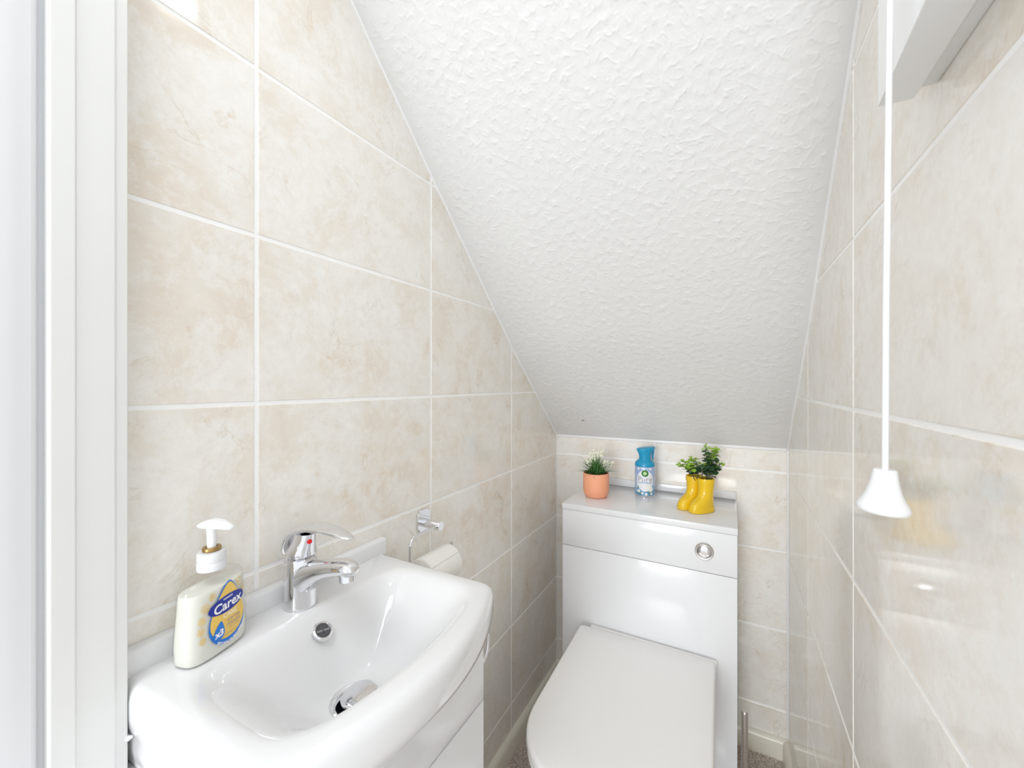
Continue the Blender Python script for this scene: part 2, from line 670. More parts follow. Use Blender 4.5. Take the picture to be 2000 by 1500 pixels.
prof_l = [(y, z + 0.02) for y, z in PROFILE]
wall_left = wall_prism('wall_left', [(YF - 0.02, 0.0), (YB + 0.08, 0.0), (YB + 0.08, 1.0)] + prof_l[::-1] + [(YF - 0.02, 2.24)],
                       0, XL - REC, -0.08)
wall_right = wall_prism('wall_right', [(YF - 0.02, 0.0), (YB + 0.08, 0.0), (YB + 0.08, 1.0)] + prof_l[::-1] + [(YF - 0.02, 2.24)],
                        0, XR + REC, 0.08)
wall_back = wall_prism('wall_back', [(XL - REC, 0.0), (XR + REC, 0.0), (XR + REC, 1.02), (XL - REC, 1.02)], 1, YB + REC, 0.078)

Z0 = 1.665
rows_l = [Z0 - TH * k for k in range(7, -4, -1)]
rows_l = [r for r in rows_l if r > -0.3]
tile_wall(wall_left, 'L', [-0.0503, 0.3499, 0.7501, 1.1503, 1.5505], rows_l, YF, YB - 0.001, 0.03, lambda y: zc(y) + 0.004,
          Vector((0, 1, 0)), Vector((1, 0, 0)), Vector((XL, 0, 0)))
ZR = 1.4045
rows_r = [r for r in [ZR - TH * k for k in range(7, -4, -1)] if r > -0.3]
tile_wall(wall_right, 'R', [-0.0377, 0.3625, 0.7627, 1.1629, 1.5631], rows_r, YF, YB - 0.003, 0.03, lambda y: zc(y) + 0.004,
          Vector((0, 1, 0)), Vector((-1, 0, 0)), Vector((XR, 0, 0)))
tile_wall(wall_back, 'B', [-0.6435, -0.2433, 0.1569], [r - 0.001 for r in rows_l], XL + 0.002, XR - 0.003, 0.03, lambda x: 0.988,
          Vector((1, 0, 0)), Vector((0, -1, 0)), Vector((0, YB, 0)))

# --- sloping textured ceiling (one dense sheet with modelled ridges)


def band_noise(nx, ny, px, lo, hi, seed):
    r = np.random.default_rng(seed)
    f = np.fft.rfft2(r.standard_normal((ny, nx)))
    ky = np.fft.fftfreq(ny)[:, None] / px
    kx = np.fft.rfftfreq(nx)[None, :] / px
    k = np.hypot(kx, ky)
    f *= np.exp(-((k - (lo + hi) / 2) / ((hi - lo) / 2)) ** 2)
    n = np.fft.irfft2(f, s=(ny, nx))
    return n / n.std()


def make_ceiling():
    step = 0.0015
    # arc length along the slope
    pts = np.array(PROFILE)
    seg = np.hypot(np.diff(pts[:, 0]), np.diff(pts[:, 1]))
    s = np.concatenate([[0], np.cumsum(seg)])
    # smooth the profile a little by resampling with a moving mean
    ny = int(s[-1] / step) + 1
    sv = np.linspace(0, s[-1], ny)
    Y, Z = np.interp(sv, s, pts[:, 0]), np.interp(sv, s, pts[:, 1])
    ker = np.ones(55) / 55
    Ys = np.convolve(np.pad(Y, 27, mode='reflect', reflect_type='odd'), ker, 'valid')
    Zs = np.convolve(np.pad(Z, 27, mode='reflect', reflect_type='odd'), ker, 'valid')
    x0, x1 = XL - 0.0015, XR + 0.0015
    nx = int((x1 - x0) / step) + 1
    X = np.linspace(x0, x1, nx)
    dy, dz = np.gradient(Ys), np.gradient(Zs)
    ln = np.hypot(dy, dz)
    ny_, nz_ = dz / ln, -dy / ln          # normal into the room (down and forward)
    n1 = band_noise(nx, ny, step, 28, 62, 3)
    n2 = band_noise(nx, ny, step, 20, 60, 4)
    n3 = band_noise(nx, ny, step, 90, 170, 5)
    ridge = np.exp(-(n1 / 0.36) ** 2) * np.clip(0.55 + 0.60 * n2, 0, 1.25)
    dots = np.clip(n3 - 1.2, 0, 1.2)
    h = 0.00058 * ridge + 0.00036 * dots + 0.00012 * n2
    # plain brushed margin beside the walls
    m = np.clip((X - XL - 0.008) / 0.012, 0, 1) * np.clip((XR - 0.011 - X) / 0.008, 0, 1)
    m2 = np.clip((YB - 0.014 - Ys) / 0.03, 0.15, 1)
    h = h * m[None, :] * m2[:, None]
    V = np.empty((ny, nx, 3))
    V[:, :, 0] = X[None, :]
    V[:, :, 1] = Ys[:, None] + ny_[:, None] * h
    V[:, :, 2] = Zs[:, None] + nz_[:, None] * h
    # sheet + a flat back so that it has thickness
    idx = np.arange(nx * ny).reshape(ny, nx)
    q = np.stack([idx[:-1, :-1], idx[:-1, 1:], idx[1:, 1:], idx[1:, :-1]], -1).reshape(-1, 4)
    me = bpy.data.meshes.new('ceiling')
    me.vertices.add(nx * ny)
    me.vertices.foreach_set('co', V.reshape(-1).astype(np.float32))
    nf = len(q)
    me.loops.add(nf * 4)
    me.loops.foreach_set('vertex_index', q.reshape(-1).astype(np.int32))
    me.polygons.add(nf)
    me.polygons.foreach_set('loop_start', np.arange(0, nf * 4, 4, dtype=np.int32))
    me.polygons.foreach_set('use_smooth', np.ones(nf, dtype=bool))
    me.update(calc_edges=True)
    me.validate()
    o = obj_from_mesh('ceiling', me, M['ceiling'])
    structure(o)
    # closed board above the sheet
    up = [(y + 0.0, z + 0.012) for y, z in PROFILE]
    up2 = [(y + 0.05, z + 0.06) for y, z in PROFILE]
    ring = up + up2[::-1]
    Vb, Fb = loft([[(XL, y, z) for y, z in ring], [(XR, y, z) for y, z in ring]], False, False)
    build('stair_board', Vb, Fb, M['emulsion'], o, smooth=False)
    return o


ceiling = make_ceiling()

# --- sealant lines where ceiling meets tiles, and in the upright corners


def bead(name, path, r):
    V, F = tube(path, r, 10)
    return structure(build(name, V, F, M['sealant']))


def slope_path(x, off):
    return [(x, y, z - off) for y, z in PROFILE if y > 0.25]


bead('trim_1', slope_path(XL + 0.001, 0.001), 0.0032)
bead('trim_2', slope_path(XR - 0.001, 0.001), 0.0040)
V, F = box_data(XL, XR, YB - 0.004, YB + 0.001, 0.9765, 0.990, 0.0018)
structure(build('trim_3', V, F, M['sealant']))
V, F = join(tube([(XL + 0.0005, YB - 0.0005, 0.07), (XL + 0.0005, YB - 0.0005, 0.98)], 0.0028, 10))
structure(build('trim_4', V, F, M['sealant']))
V, F = tube([(XR - 0.0005, YB - 0.0005, 0.07), (XR - 0.0005, YB - 0.0005, 0.98)], 0.0036, 10)
structure(build('trim_5', V, F, M['sealant']))

# --- floor and carpet pile
V, F = box_data(XL - 0.08, XR + 0.08, -1.2, YB + 0.08, -0.06, 0.0)
floor = structure(build('floor', V, F, M['carpet'], smooth=False))


def carpet_pile():
    pitch = 0.0048
    xs = np.arange(XL + 0.02, XR - 0.015, pitch)
    ys = np.arange(0.55, YB - 0.015, pitch)
    gx, gy = np.meshgrid(xs, ys)
    gx = gx.ravel() + rng.uniform(-1, 1, gx.size) * pitch * 0.45
    gy = gy.ravel() + rng.uniform(-1, 1, gy.size) * pitch * 0.45
    n = gx.size
    hgt = rng.uniform(0.004, 0.0075, n)
    rad = rng.uniform(0.0022, 0.0032, n)
    lean = rng.uniform(-0.0025, 0.0025, (n, 2))
    a0 = rng.uniform(0, 2 * math.pi, n)
    V = np.zeros((n, 5, 3))
    for j in range(4):
        V[:, j, 0] = gx + rad * np.cos(a0 + j * math.pi / 2)
        V[:, j, 1] = gy + rad * np.sin(a0 + j * math.pi / 2)
    V[:, 4, 0] = gx + lean[:, 0]; V[:, 4, 1] = gy + lean[:, 1]; V[:, 4, 2] = hgt
    b = np.arange(n)[:, None, None] * 5
    F = (np.array([[0, 1, 4], [1, 2, 4], [2, 3, 4], [3, 0, 4]])[None] + b).reshape(-1, 3)
    me = bpy.data.meshes.new('carpet_pile')
    me.from_pydata(V.reshape(-1, 3).tolist(), [], F.tolist())
    o = obj_from_mesh('carpet_pile', me, M['carpet'], floor)
    o.location = -floor.location
    o['kind'] = 'stuff'


carpet_pile()

# --- skirting


def skirting(name, p0, p1, nrm, h=0.066, t=0.016):
    p0, p1, nrm = Vector(p0), Vector(p1), Vector(nrm)
    sec = [(0, 0), (t, 0), (t, h - 0.014), (t - 0.0015, h - 0.008), (t - 0.005, h - 0.003), (t - 0.010, h), (0, h + 0.001)]
    r = [[p + nrm * a + Vector((0, 0, b)) for a, b in sec] for p in (p0, p1)]
    V, F = loft(r)
    return structure(build(name, V, F, M['ivory']))


skirting('baseboard_left', (XL, YF, 0), (XL, YB - 0.016, 0), (1, 0, 0))
skirting('baseboard_back', (XL, YB, 0), (XR, YB, 0), (0, -1, 0))
skirting('baseboard_right', (XR, YF, 0), (XR, YB - 0.016, 0), (-1, 0, 0))

# --- door frame at the left: flat lining, quirk, then the wall outside


def extrude_z(name, sec, z0, z1, mat):
    r = [[(x, y, z) for x, y in sec] for z in (z0, z1)]
    V, F = loft(r)
    return structure(build(name, V, F, mat, ang=18))


XJ = -0.590
extrude_z('trim_6', [(XL - 0.002, 0.1305), (XJ + 0.0, 0.1305), (XJ + 0.002, 0.1325), (XJ + 0.002, 0.149), (XJ + 0.0005, 0.1505),
                     (XJ + 0.0005, 0.1795), (XJ - 0.0008, 0.182), (XJ - 0.001, 0.1905), (XJ - 0.003, 0.1916), (XL - 0.002, 0.1916)],
          0.0, 2.3, M['paint'])
groove = [(XL - 0.05, 0.1306), (XJ - 0.014, 0.1306)]
groove += [(XJ - 0.014 + 0.010 * math.sin(a), 0.1306 - 0.004 - 0.008 * (1 - math.cos(a)) / 1.0) for a in np.linspace(0, math.pi / 2, 7)]
groove += [(XJ - 0.002, 0.112), (XJ - 0.001, 0.105), (XJ - 0.001, -0.5), (XL - 0.05, -0.5)]
extrude_z('wall_hall', groove, 0.0, 2.3, M['emulsion'])
V, F = box_data(XL - 0.05, XR + 0.08, 0.08, 0.20, 2.10, 2.30)
structure(build('wall_front', V, F, M['emulsion'], smooth=False))

# ------------------------------------------------------------------ WC boxing unit
UX0, UX1, UY, UT = -0.478, 0.0155, 1.220, 0.8075
unit = thing('cistern_cabinet', 'glossy white boxed cistern cabinet behind the toilet', 'cabinet', ((UX0 + UX1) / 2, 1.38, 0))
box('side_panel', UX0 + 0.001, UX0 + 0.017, UY + 0.016, YB - 0.017, 0.0, UT - 0.018, M['gloss_white'], unit, 0.0008)
box('side_panel', UX1 - 0.017, UX1 - 0.001, UY + 0.016, YB - 0.017, 0.0, UT - 0.018, M['gloss_white'], unit, 0.0008)
box('front_panel', UX0 + 0.001, UX1 - 0.001, UY, UY + 0.016, 0.0, 0.6745, M['gloss_white'], unit, 0.0009)
box('flush_panel', UX0 + 0.001, UX1 - 0.001, UY, UY + 0.016, 0.6762, UT - 0.0188, M['gloss_white'], unit, 0.0009)
box('top', UX0, UX1, UY - 0.001, YB - 0.001, UT - 0.018, UT, M['gloss_white'], unit, 0.0010)
box('upstand', UX0, UX1 - 0.001, YB - 0.013, YB - 0.0005, UT + 0.0002, UT + 0.0245, M['gloss_white'], unit, 0.0012)
fb = build('flush_button', *lathe_axis((-0.0645, UY, 0.7335), (0, -1, 0),
           [(0.02295, -0.001), (0.02358, 0.002), (0.02304, 0.0045), (0.02115, 0.0062), (0.01845, 0.0058), (0.01755, 0.0035)], 48, True, True),
           M['steel'], unit)
build('push_pad', *lathe_axis((-0.0645, UY, 0.7335), (0, -1, 0),
      [(0.01710, 0.003), (0.01710, 0.0062), (0.01602, 0.0080), (0.01125, 0.0096), (0.00540, 0.0102), (0.00072, 0.0103)], 48, True, True), M['chrome'], fb)
# crescent half-flush segment
cr = []
for s in (0.0, 1.0):
    ring = [(-0.0645 + 0.0137 * math.cos(a), 0.7335 + 0.0137 * math.sin(a)) for a in np.linspace(math.pi + 0.45, 2 * math.pi - 0.45, 14)]
    ring += [(-0.0645 + 0.0086 * math.cos(a), 0.7335 - 0.0015 + 0.0077 * math.sin(a)) for a in np.linspace(2 * math.pi - 0.75, math.pi + 0.75, 14)]
    cr.append([(x, UY - 0.0085 - 0.0030 * s, z) for x, z in ring])
build('half_flush_pad', *loft(cr), M['chrome'], fb)

# ------------------------------------------------------------------ toilet
CXT, LB, LW = -0.2225, 1.199, 0.1865
ROT = math.radians(1.2)


def dshape(hw, back, front, n=40, rc=0.012, yround=0.85):
    """outline: straight back, straight sides, rounded front (Y decreasing)"""
    pts = []
    for a in np.linspace(0, math.pi / 2, 5):
        pts.append((hw - rc + rc * math.sin(math.pi / 2 - a), back - rc + rc * math.sin(a)))
    for a in np.linspace(math.pi / 2, math.pi, 5):
        pts.append((-(hw - rc) + rc * math.cos(a), back - rc + rc * math.sin(a)))
    L = yround - front
    for a in np.linspace(0, math.pi, n):
        ca, sa = math.cos(a), math.sin(a)
        ex = 0.84
        pts.append((-hw * math.copysign(abs(ca) ** ex, ca), yround - L * abs(sa) ** ex))
    c, s = math.cos(ROT), math.sin(ROT)
    return [(CXT + x * c - (y - 1.2) * s, 1.2 + x * s + (y - 1.2) * c) for x, y in pts]


def d_loft(specs):
    return loft([[(x, y, z) for x, y in dshape(hw, bk, fr, yround=yr)] for hw, bk, fr, yr, z in specs])


wc = thing('toilet', 'white back-to-wall toilet with closed soft-square lid', 'toilet', (CXT, 1.0, 0))
build('bowl', *d_loft([(0.125, 1.2135, 0.86, 0.98, 0.0), (0.126, 1.2135, 0.855, 0.98, 0.03), (0.128, 1.2135, 0.84, 0.97, 0.12),
                       (0.142, 1.2135, 0.80, 0.93, 0.24), (0.165, 1.2135, 0.74, 0.88, 0.33), (0.176, 1.2135, 0.708, 0.86, 0.375),
                       (0.178, 1.2135, 0.702, 0.86, 0.398), (0.175, 1.2120, 0.706, 0.86, 0.404)]), M['ceramic'], wc, ang=60)
build('seat', *d_loft([(0.177, 1.185, 0.702, 0.86, 0.4045), (0.1835, 1.187, 0.695, 0.86, 0.407), (0.185, 1.188, 0.693, 0.86, 0.413),
                       (0.184, 1.187, 0.694, 0.86, 0.4185), (0.181, 1.185, 0.697, 0.86, 0.420)]), M['seat'], wc, ang=60)
build('lid', *d_loft([(0.180, LB - 0.004, 0.698, 0.86, 0.4225), (0.1855, LB - 0.001, 0.692, 0.86, 0.4245), (0.1868, LB, 0.6905, 0.86, 0.430),
                      (0.1868, LB, 0.6905, 0.86, 0.443), (0.1858, LB - 0.001, 0.6915, 0.86, 0.4480), (0.1835, LB - 0.003, 0.694, 0.86, 0.4508),
                      (0.180, LB - 0.006, 0.698, 0.86, 0.4520), (0.12, LB - 0.05, 0.76, 0.90, 0.4526)]), M['seat'], wc, ang=60)
hv, hf = box_data(CXT - 0.158, CXT + 0.189, 1.2030, 1.2170, 0.405, 0.4475, 0.003)
build('hinge_cover', hv, hf, M['seat'], wc)

# ------------------------------------------------------------------ toilet brush
tb = thing('toilet_brush', 'brushed steel toilet brush standing beside the cistern cabinet', 'toilet brush', (0.034, 1.125, 0))
BX, BY = 0.0285, 1.125
tbz = 0.400
build('handle', *lathe((BX, BY, 0), [(0.0062, 0.08), (0.0072, 0.105), (0.0072, tbz - 0.006), (0.0068, tbz - 0.002), (0.0055, tbz)], 28), M['steel'], tb)
build('holder', *lathe((BX, BY, 0.004), [(0.040, 0), (0.042, 0.003), (0.042, 0.095), (0.040, 0.1), (0.012, 0.104), (0.011, 0.107)], 40), M['steel'], tb)

# ------------------------------------------------------------------ basin
BCX, BCY = -0.462, 0.392
NB = 144


def front_x(y, c=-0.305, k=0.05):
    return c - k * ((y - BCY) / 0.2) ** 2


def outline_poly(back, y0, y1, fc, fk, rc, rb=0.0005):
    """closed polygon: back line, sides, bowed front, with rounded corners"""
    raw = [(back, y0), (back, y1)]
    ys = np.linspace(y1, y0, 25)
    front = [(fc - fk * ((y - BCY) / 0.2) ** 2, y) for y in ys]
    pts = raw + front
    # round corners by repeated local smoothing of a dense resample
    dense = []
    n = len(pts)
    for i in range(n):
        a, b = Vector(pts[i]), Vector(pts[(i + 1) % n])
        m = max(1, int((b - a).length / 0.002))
        for k in range(m):
            dense.append(a.lerp(b, k / m))
    D = np.array([tuple(p) for p in dense])
    it = int((rc / 0.002) ** 2 * 0.9)
    keep = D.copy()
    for _ in range(it):
        S = (np.roll(D, 1, 0) + 2 * D + np.roll(D, -1, 0)) / 4
        mask = (keep[:, 0] > back + 0.03) | (rb > 0.01)
        D[mask] = S[mask]
    return D


def ray_radius(D, cx, cy, angs):
    out = []
    A, B = D, np.roll(D, -1, 0)
    for t in angs:
        dx, dy = math.cos(t), math.sin(t)
        ex, ey = B[:, 0] - A[:, 0], B[:, 1] - A[:, 1]
        den = dx * ey - dy * ex
        den = np.where(abs(den) < 1e-12, 1e-12, den)
        px, py = A[:, 0] - cx, A[:, 1] - cy
        s = (px * ey - py * ex) / den
        u = (px * dy - py * dx) / den
        ok = (u >= -1e-6) & (u <= 1 + 1e-6) & (s > 0)
        out.append(s[ok].min() if ok.any() else 0.1)
    return np.array(out)


# angles chosen denser near the corners of the outline
angs = np.linspace(0, 2 * math.pi, NB, endpoint=False)
Oa = outline_poly(XL, 0.192, 0.592, -0.305, 0.050, 0.016)
for cxn, cyn in ((XL, 0.192), (XL, 0.592)):
    t = math.atan2(cyn - BCY, cxn - BCX) % (2 * math.pi)
    angs[np.argmin(abs(angs - t))] = t
Ob = outline_poly(XL, 0.198, 0.586, -0.343, 0.027, 0.014)
Or = outline_poly(-0.553, 0.222, 0.562, -0.341, 0.034, 0.055, rb=1.0)
rA, rB, rR = (ray_radius(O, BCX, BCY, angs) for O in (Oa, Ob, Or))
DR = 0.0305


def ring_pts(r, z):
    zz = z if hasattr(z, '__len__') else [z] * NB
    return [(BCX + r[i] * math.cos(angs[i]), BCY + r[i] * math.sin(angs[i]), zz[i]) for i in range(NB)]


back_w = np.array([1.0 if BCX + rA[i] * math.cos(angs[i]) < XL + 0.004 else 0.0 for i in range(NB)])


def ins(r, d):
    return r - d * (1 - back_w)


rings = [ring_pts(rB, 0.757), ring_pts(rB * 0.92 + rA * 0.08, 0.7605), ring_pts(rB * 0.55 + rA * 0.45, 0.777), ring_pts(ins(rA, 0.0035), 0.796),
         ring_pts(ins(rA, 0.0008), 0.806), ring_pts(rA, 0.815), ring_pts(rA, 0.833), ring_pts(ins(rA, 0.0012), 0.8405),
         ring_pts(ins(rA, 0.0045), 0.8465), ring_pts(ins(rA, 0.009), 0.8495), ring_pts(ins(rA, 0.014), 0.8508)]
rO = np.minimum(rR + 0.008, ins(rA, 0.0165))
rings.append(ring_pts(rO, 0.8508))
rings.append(ring_pts(np.minimum(rR, rO - 0.004), 0.8500))
rS = np.minimum(rR, rO - 0.004)
ZD = 0.7475
for t in (0.04, 0.08, 0.13, 0.18, 0.24, 0.30, 0.36, 0.42, 0.48, 0.54, 0.60, 0.66, 0.72, 0.78, 0.84, 0.90, 0.95, 1.0):
    f = 0.28 * (1 - (1 - t) ** 2) + 0.72 * (3 * t * t - 2 * t ** 3)
    r = rS + (DR - rS) * t
    rings.append(ring_pts(r, 0.8500 + (ZD - 0.8500) * f))
basin = thing('wash_basin', 'white ceramic wash basin with bowed front edge on the vanity', 'basin', (BCX, BCY, 0.757))
Vb, Fb = loft(rings, False, False)
build('bowl', Vb, Fb, M['ceramic'], basin, ang=65, recalc=True)
# raised lip along the tiles
us = [(XL + 0.0005, 0.8490), (XL + 0.015, 0.8490), (XL + 0.0148, 0.8740), (XL + 0.0138, 0.8772), (XL + 0.0115, 0.8790), (XL + 0.004, 0.8796), (XL + 0.0005, 0.8796)]
V, F = loft([[(x, y, z) for x, z in us] for y in (0.1925, 0.1945, 0.5935, 0.5955)])
build('upstand', V, F, M['ceramic'], basin)
# overflow
tt = (0.532 - 0.462 - DR)
oc = Vector((-0.5325, 0.392, 0.8235))
on = Vector((0.62, 0.0, 0.78)).normalized()
ofl = build('overflow_ring', *lathe_axis(oc, on, [(0.0102, -0.006), (0.0102, 0.0012), (0.0110, 0.0026), (0.0126, 0.0032), (0.0142, 0.0022), (0.0148, -0.001)], 36, False, False),
            M['chrome'], basin)
build('overflow_hole', *lathe_axis(oc, on, [(0.0103, 0.0006), (0.0101, 0.0012), (0.0005, 0.0013)], 30, False, True), M['overflow_grey'], ofl)  # dark disc over the uncut ceramic, stands in for the shaded opening
d0, u0, w0 = axis_frame(on)
for a in (0.25, 0.25 + math.pi):
    cpt = oc + (u0 * math.cos(a) + w0 * math.sin(a)) * 0.0052 + on * 0.0014
    V, F = tube([cpt - (u0 * math.cos(a) + w0 * math.sin(a)) * 0.0042, cpt + (u0 * math.cos(a) + w0 * math.sin(a)) * 0.0042], 0.0017, 8)
    build('spoke', V, F, M['spoke'], ofl)
# waste
wcn = (BCX, BCY, ZD)
wst = build('waste_flange', *lathe(wcn, [(0.0345, 0.0004), (0.0338, 0.0020), (0.0315, 0.0026), (0.0275, 0.0005), (0.0245, -0.004), (0.0240, -0.012)], 56, False, False), M['chrome'], basin)
build('waste_hole', *lathe(wcn, [(0.0243, -0.0085), (0.0243, -0.03), (0.001, -0.03)], 40, False, False), M['dark'], wst)
V, F = lathe((0, 0, 0), [(0.0040, -0.02), (0.0040, -0.003), (0.0215, -0.0025), (0.0235, -0.0005), (0.0232, 0.0012), (0.016, 0.0030), (0.006, 0.0036), (0.0005, 0.0037)], 48)
tilt = Matrix.Rotation(math.radians(9), 3, 'X') @ Matrix.Rotation(math.radians(-5), 3, 'Y')
V = [tilt @ v + Vector((BCX + 0.001, BCY + 0.0035, ZD + 0.0065)) for v in V]
build('plug', V, F, M['chrome'], wst)
# bead of sealant where the basin end meets the door frame
V, F = tube([(-0.626, 0.1915, 0.797), (-0.605, 0.1910, 0.794), (-0.590, 0.1912, 0.795), (-0.584, 0.1918, 0.799)], [0.003, 0.003, 0.003, 0.0015], 10)
build('sealant', V, F, M['sealant'], basin)

# ------------------------------------------------------------------ vanity cabinet
van = thing('vanity_cabinet', 'glossy white vanity cabinet under the wash basin', 'cabinet', (-0.50, 0.392, 0))
CF = -0.374
# carcass panels leave room for the bowl
box('side_panel', XL + 0.018, CF - 0.019, 0.1945, 0.214, 0.0, 0.7555, M['gloss_white'], van, 0.0008)
box('side_panel', XL + 0.018, CF - 0.019, 0.571, 0.587, 0.0, 0.7555, M['gloss_white'], van, 0.0008)
box('bottom_panel', XL + 0.018, CF - 0.019, 0.215, 0.570, 0.07, 0.086, M['gloss_white'], van, 0.0008)
box('plinth', CF - 0.06, CF - 0.045, 0.215, 0.570, 0.0, 0.069, M['gloss_white'], van, 0.0008)
dr = box('drawer_front', CF - 0.018, CF, 0.1985, 0.587, 0.6497, 0.7545, M['gloss_white'], van, 0.0012)
do = box('door', CF - 0.018, CF, 0.1985, 0.587, 0.072, 0.6468, M['gloss_white'], van, 0.0012)
hp = [(-0.392, 0.587, 0.694), (-0.390, 0.597, 0.696)] + [(-0.3875, 0.600 + 0.022 * math.sin(a), 0.7245 - 0.029 * math.cos(a)) for a in np.linspace(0.25, math.pi - 0.25, 13)] + [(-0.390, 0.597, 0.753), (-0.392, 0.587, 0.755)]
V, F = tube(hp, 0.0035, 14)
h = build('handle', V, F, M['chrome'], van)
h['label'] = 'chrome bow handle on the far side'

# ------------------------------------------------------------------ mixer tap
TX, TY, TZ = -0.583, 0.392, 0.8512
tap = thing('mixer_tap', 'chrome single-lever mixer tap on the wash basin', 'tap', (TX, TY, TZ))


def ell(c, ax, ay, ra, rb, n=32, p=2.0):
    c, ax, ay = Vector(c), Vector(ax).normalized(), Vector(ay).normalized()
    out = []
    for j in range(n):
        t = 2 * math.pi * j / n
        ct, st = math.cos(t), math.sin(t)
        out.append(c + ax * (ra * math.copysign(abs(ct) ** (2 / p), ct)) + ay * (rb * math.copysign(abs(st) ** (2 / p), st)))
    return out


build('body', *lathe((TX, TY, TZ), [(0.0236, 0.0), (0.0240, 0.001), (0.0240, 0.003), (0.0234, 0.005), (0.0232, 0.04), (0.0234, 0.062), (0.0232, 0.070),
                                    (0.0222, 0.0735), (0.0180, 0.0755)], 48), M['chrome'], tap)
# spout: sections normal to a gently rising centre line, dropping at the tip
sp = []
path = [(-0.012, 0.040, 0.0215, 0.0260), (0.004, 0.042, 0.0208, 0.0260), (0.016, 0.0475, 0.0200, 0.0225), (0.030, 0.0555, 0.0186, 0.0180), (0.046, 0.0625, 0.0172, 0.0148),
        (0.064, 0.0690, 0.0160, 0.0128), (0.082, 0.0740, 0.0151, 0.0116), (0.096, 0.0770, 0.0145, 0.0112), (0.107, 0.0775, 0.0138, 0.0108), (0.114, 0.0765, 0.0118, 0.0092),
        (0.1185, 0.0750, 0.0082, 0.0060), (0.1205, 0.0740, 0.0028, 0.0020)]
for i, (dx, dz, ry, rz) in enumerate(path):
    a, b = path[max(0, i - 1)], path[min(len(path) - 1, i + 1)]
    t = Vector((b[0] - a[0], 0, b[1] - a[1])).normalized()
    if i < 2:
        t = Vector((1, 0, 0.1)).normalized()
    up = Vector((-t.z, 0, t.x))
    sp.append(ell((TX + dx, TY, TZ + dz), (0, 1, 0), up, ry, rz, 32, 2.3))
V, F = loft(sp)
build('spout', V, F, M['chrome'], tap, ang=50)
ox, oz = TX + 0.103, TZ + 0.0655
build('aerator', *lathe_axis((ox, TY, oz + 0.008), (0.10, 0, -1), [(0.0122, 0), (0.0124, 0.0045), (0.0112, 0.0052), (0.0114, 0.0135), (0.0104, 0.0146), (0.0088, 0.0140), (0.0086, 0.010)], 36), M['chrome'], tap)
# lever: cap ring and neck under a long curved blade
nk = [ell((TX + dx, TY, TZ + z), (1, 0, 0), (0, 1, 0), r, r2, 36) for dx, z, r, r2 in
      ((0.0, 0.0765, 0.0205, 0.0205), (0.0005, 0.0785, 0.0225, 0.0225), (0.001, 0.083, 0.0220, 0.0222), (0.005, 0.094, 0.0195, 0.0175), (0.008, 0.104, 0.0190, 0.0150), (0.010, 0.112, 0.0180, 0.0140))]
neck = build('lever_neck', *loft(nk), M['chrome'], tap, ang=50)
lv = []
lp = [(-0.0215, 0.0775, 0.0150, 0.0020), (-0.0215, 0.0830, 0.0180, 0.0030), (-0.0195, 0.0920, 0.0190, 0.0045), (-0.0145, 0.1030, 0.0192, 0.0060), (-0.004, 0.1125, 0.0190, 0.0070), (0.012, 0.1195, 0.0182, 0.0072),
      (0.030, 0.1235, 0.0172, 0.0066), (0.050, 0.1255, 0.0160, 0.0058), (0.072, 0.1255, 0.0142, 0.0048), (0.090, 0.1240, 0.0118, 0.0038), (0.103, 0.1222, 0.0090, 0.0028), (0.1105, 0.1208, 0.0055, 0.0018), (0.1130, 0.1203, 0.0018, 0.0008)]
for i, (dx, dz, ry, rz) in enumerate(lp):
    a, b = lp[max(0, i - 1)], lp[min(len(lp) - 1, i + 1)]
    t = Vector((b[0] - a[0], 0, b[1] - a[1])).normalized()
    up = Vector((-t.z, 0, t.x))
    lv.append(ell((TX + dx, TY, TZ + dz), (0, 1, 0), up, ry, rz, 28, 2.2))
build('lever', *loft(lv), M['chrome'], tap, ang=60)
rdir = Vector((0.96, -0.25, 0.10)).normalized()
rd = build('red_dot', *lathe_axis(Vector((TX + 0.0082, TY, TZ + 0.1020)) + Vector((rdir.x * 0.0186, rdir.y * 0.0160, 0)), rdir, [(0.0036, -0.003), (0.0036, 0.0008), (0.003, 0.0016), (0.0005, 0.002)], 20), M['red'], neck)

# ------------------------------------------------------------------ soap dispenser
SC = Vector((-0.5840, 0.2705, 0.8514))
SW = Vector((-0.27, 0.963, 0)).normalized()      # bottle width direction
SN = Vector((SW.y, -SW.x, 0))                    # label side
soap = thing('soap_dispenser', 'clear pump bottle of milky hand soap with yellow drop label', 'soap dispenser', SC)
# height, half width, half thickness, superellipse power
SB = [(0.0, 0.0363, 0.0181, 3.2), (0.0012, 0.0392, 0.0202, 3.2), (0.005, 0.0412, 0.0215, 3.0), (0.02, 0.0424, 0.0219, 2.9), (0.04, 0.0417, 0.0215, 2.8), (0.06, 0.0404, 0.0207, 2.7),
      (0.078, 0.0395, 0.0202, 2.6), (0.088, 0.0384, 0.0196, 2.5), (0.0935, 0.0351, 0.0188, 2.4), (0.097, 0.0292, 0.0176, 2.3), (0.099, 0.0199, 0.0143, 2.1), (0.1, 0.0145, 0.0130, 2.0), (0.105, 0.0125, 0.0125, 2.0)]


def s_interp(h):
    hs = [s[0] for s in SB]
    return [float(np.interp(h, hs, [s[k] for s in SB])) for k in (1, 2, 3)]


def s_ring(h, shrink=0.0, n=64):
    hw, ht, p = s_interp(h)
    return ell(SC + Vector((0, 0, h)), SW, SN, hw - shrink, ht - shrink, n, p)


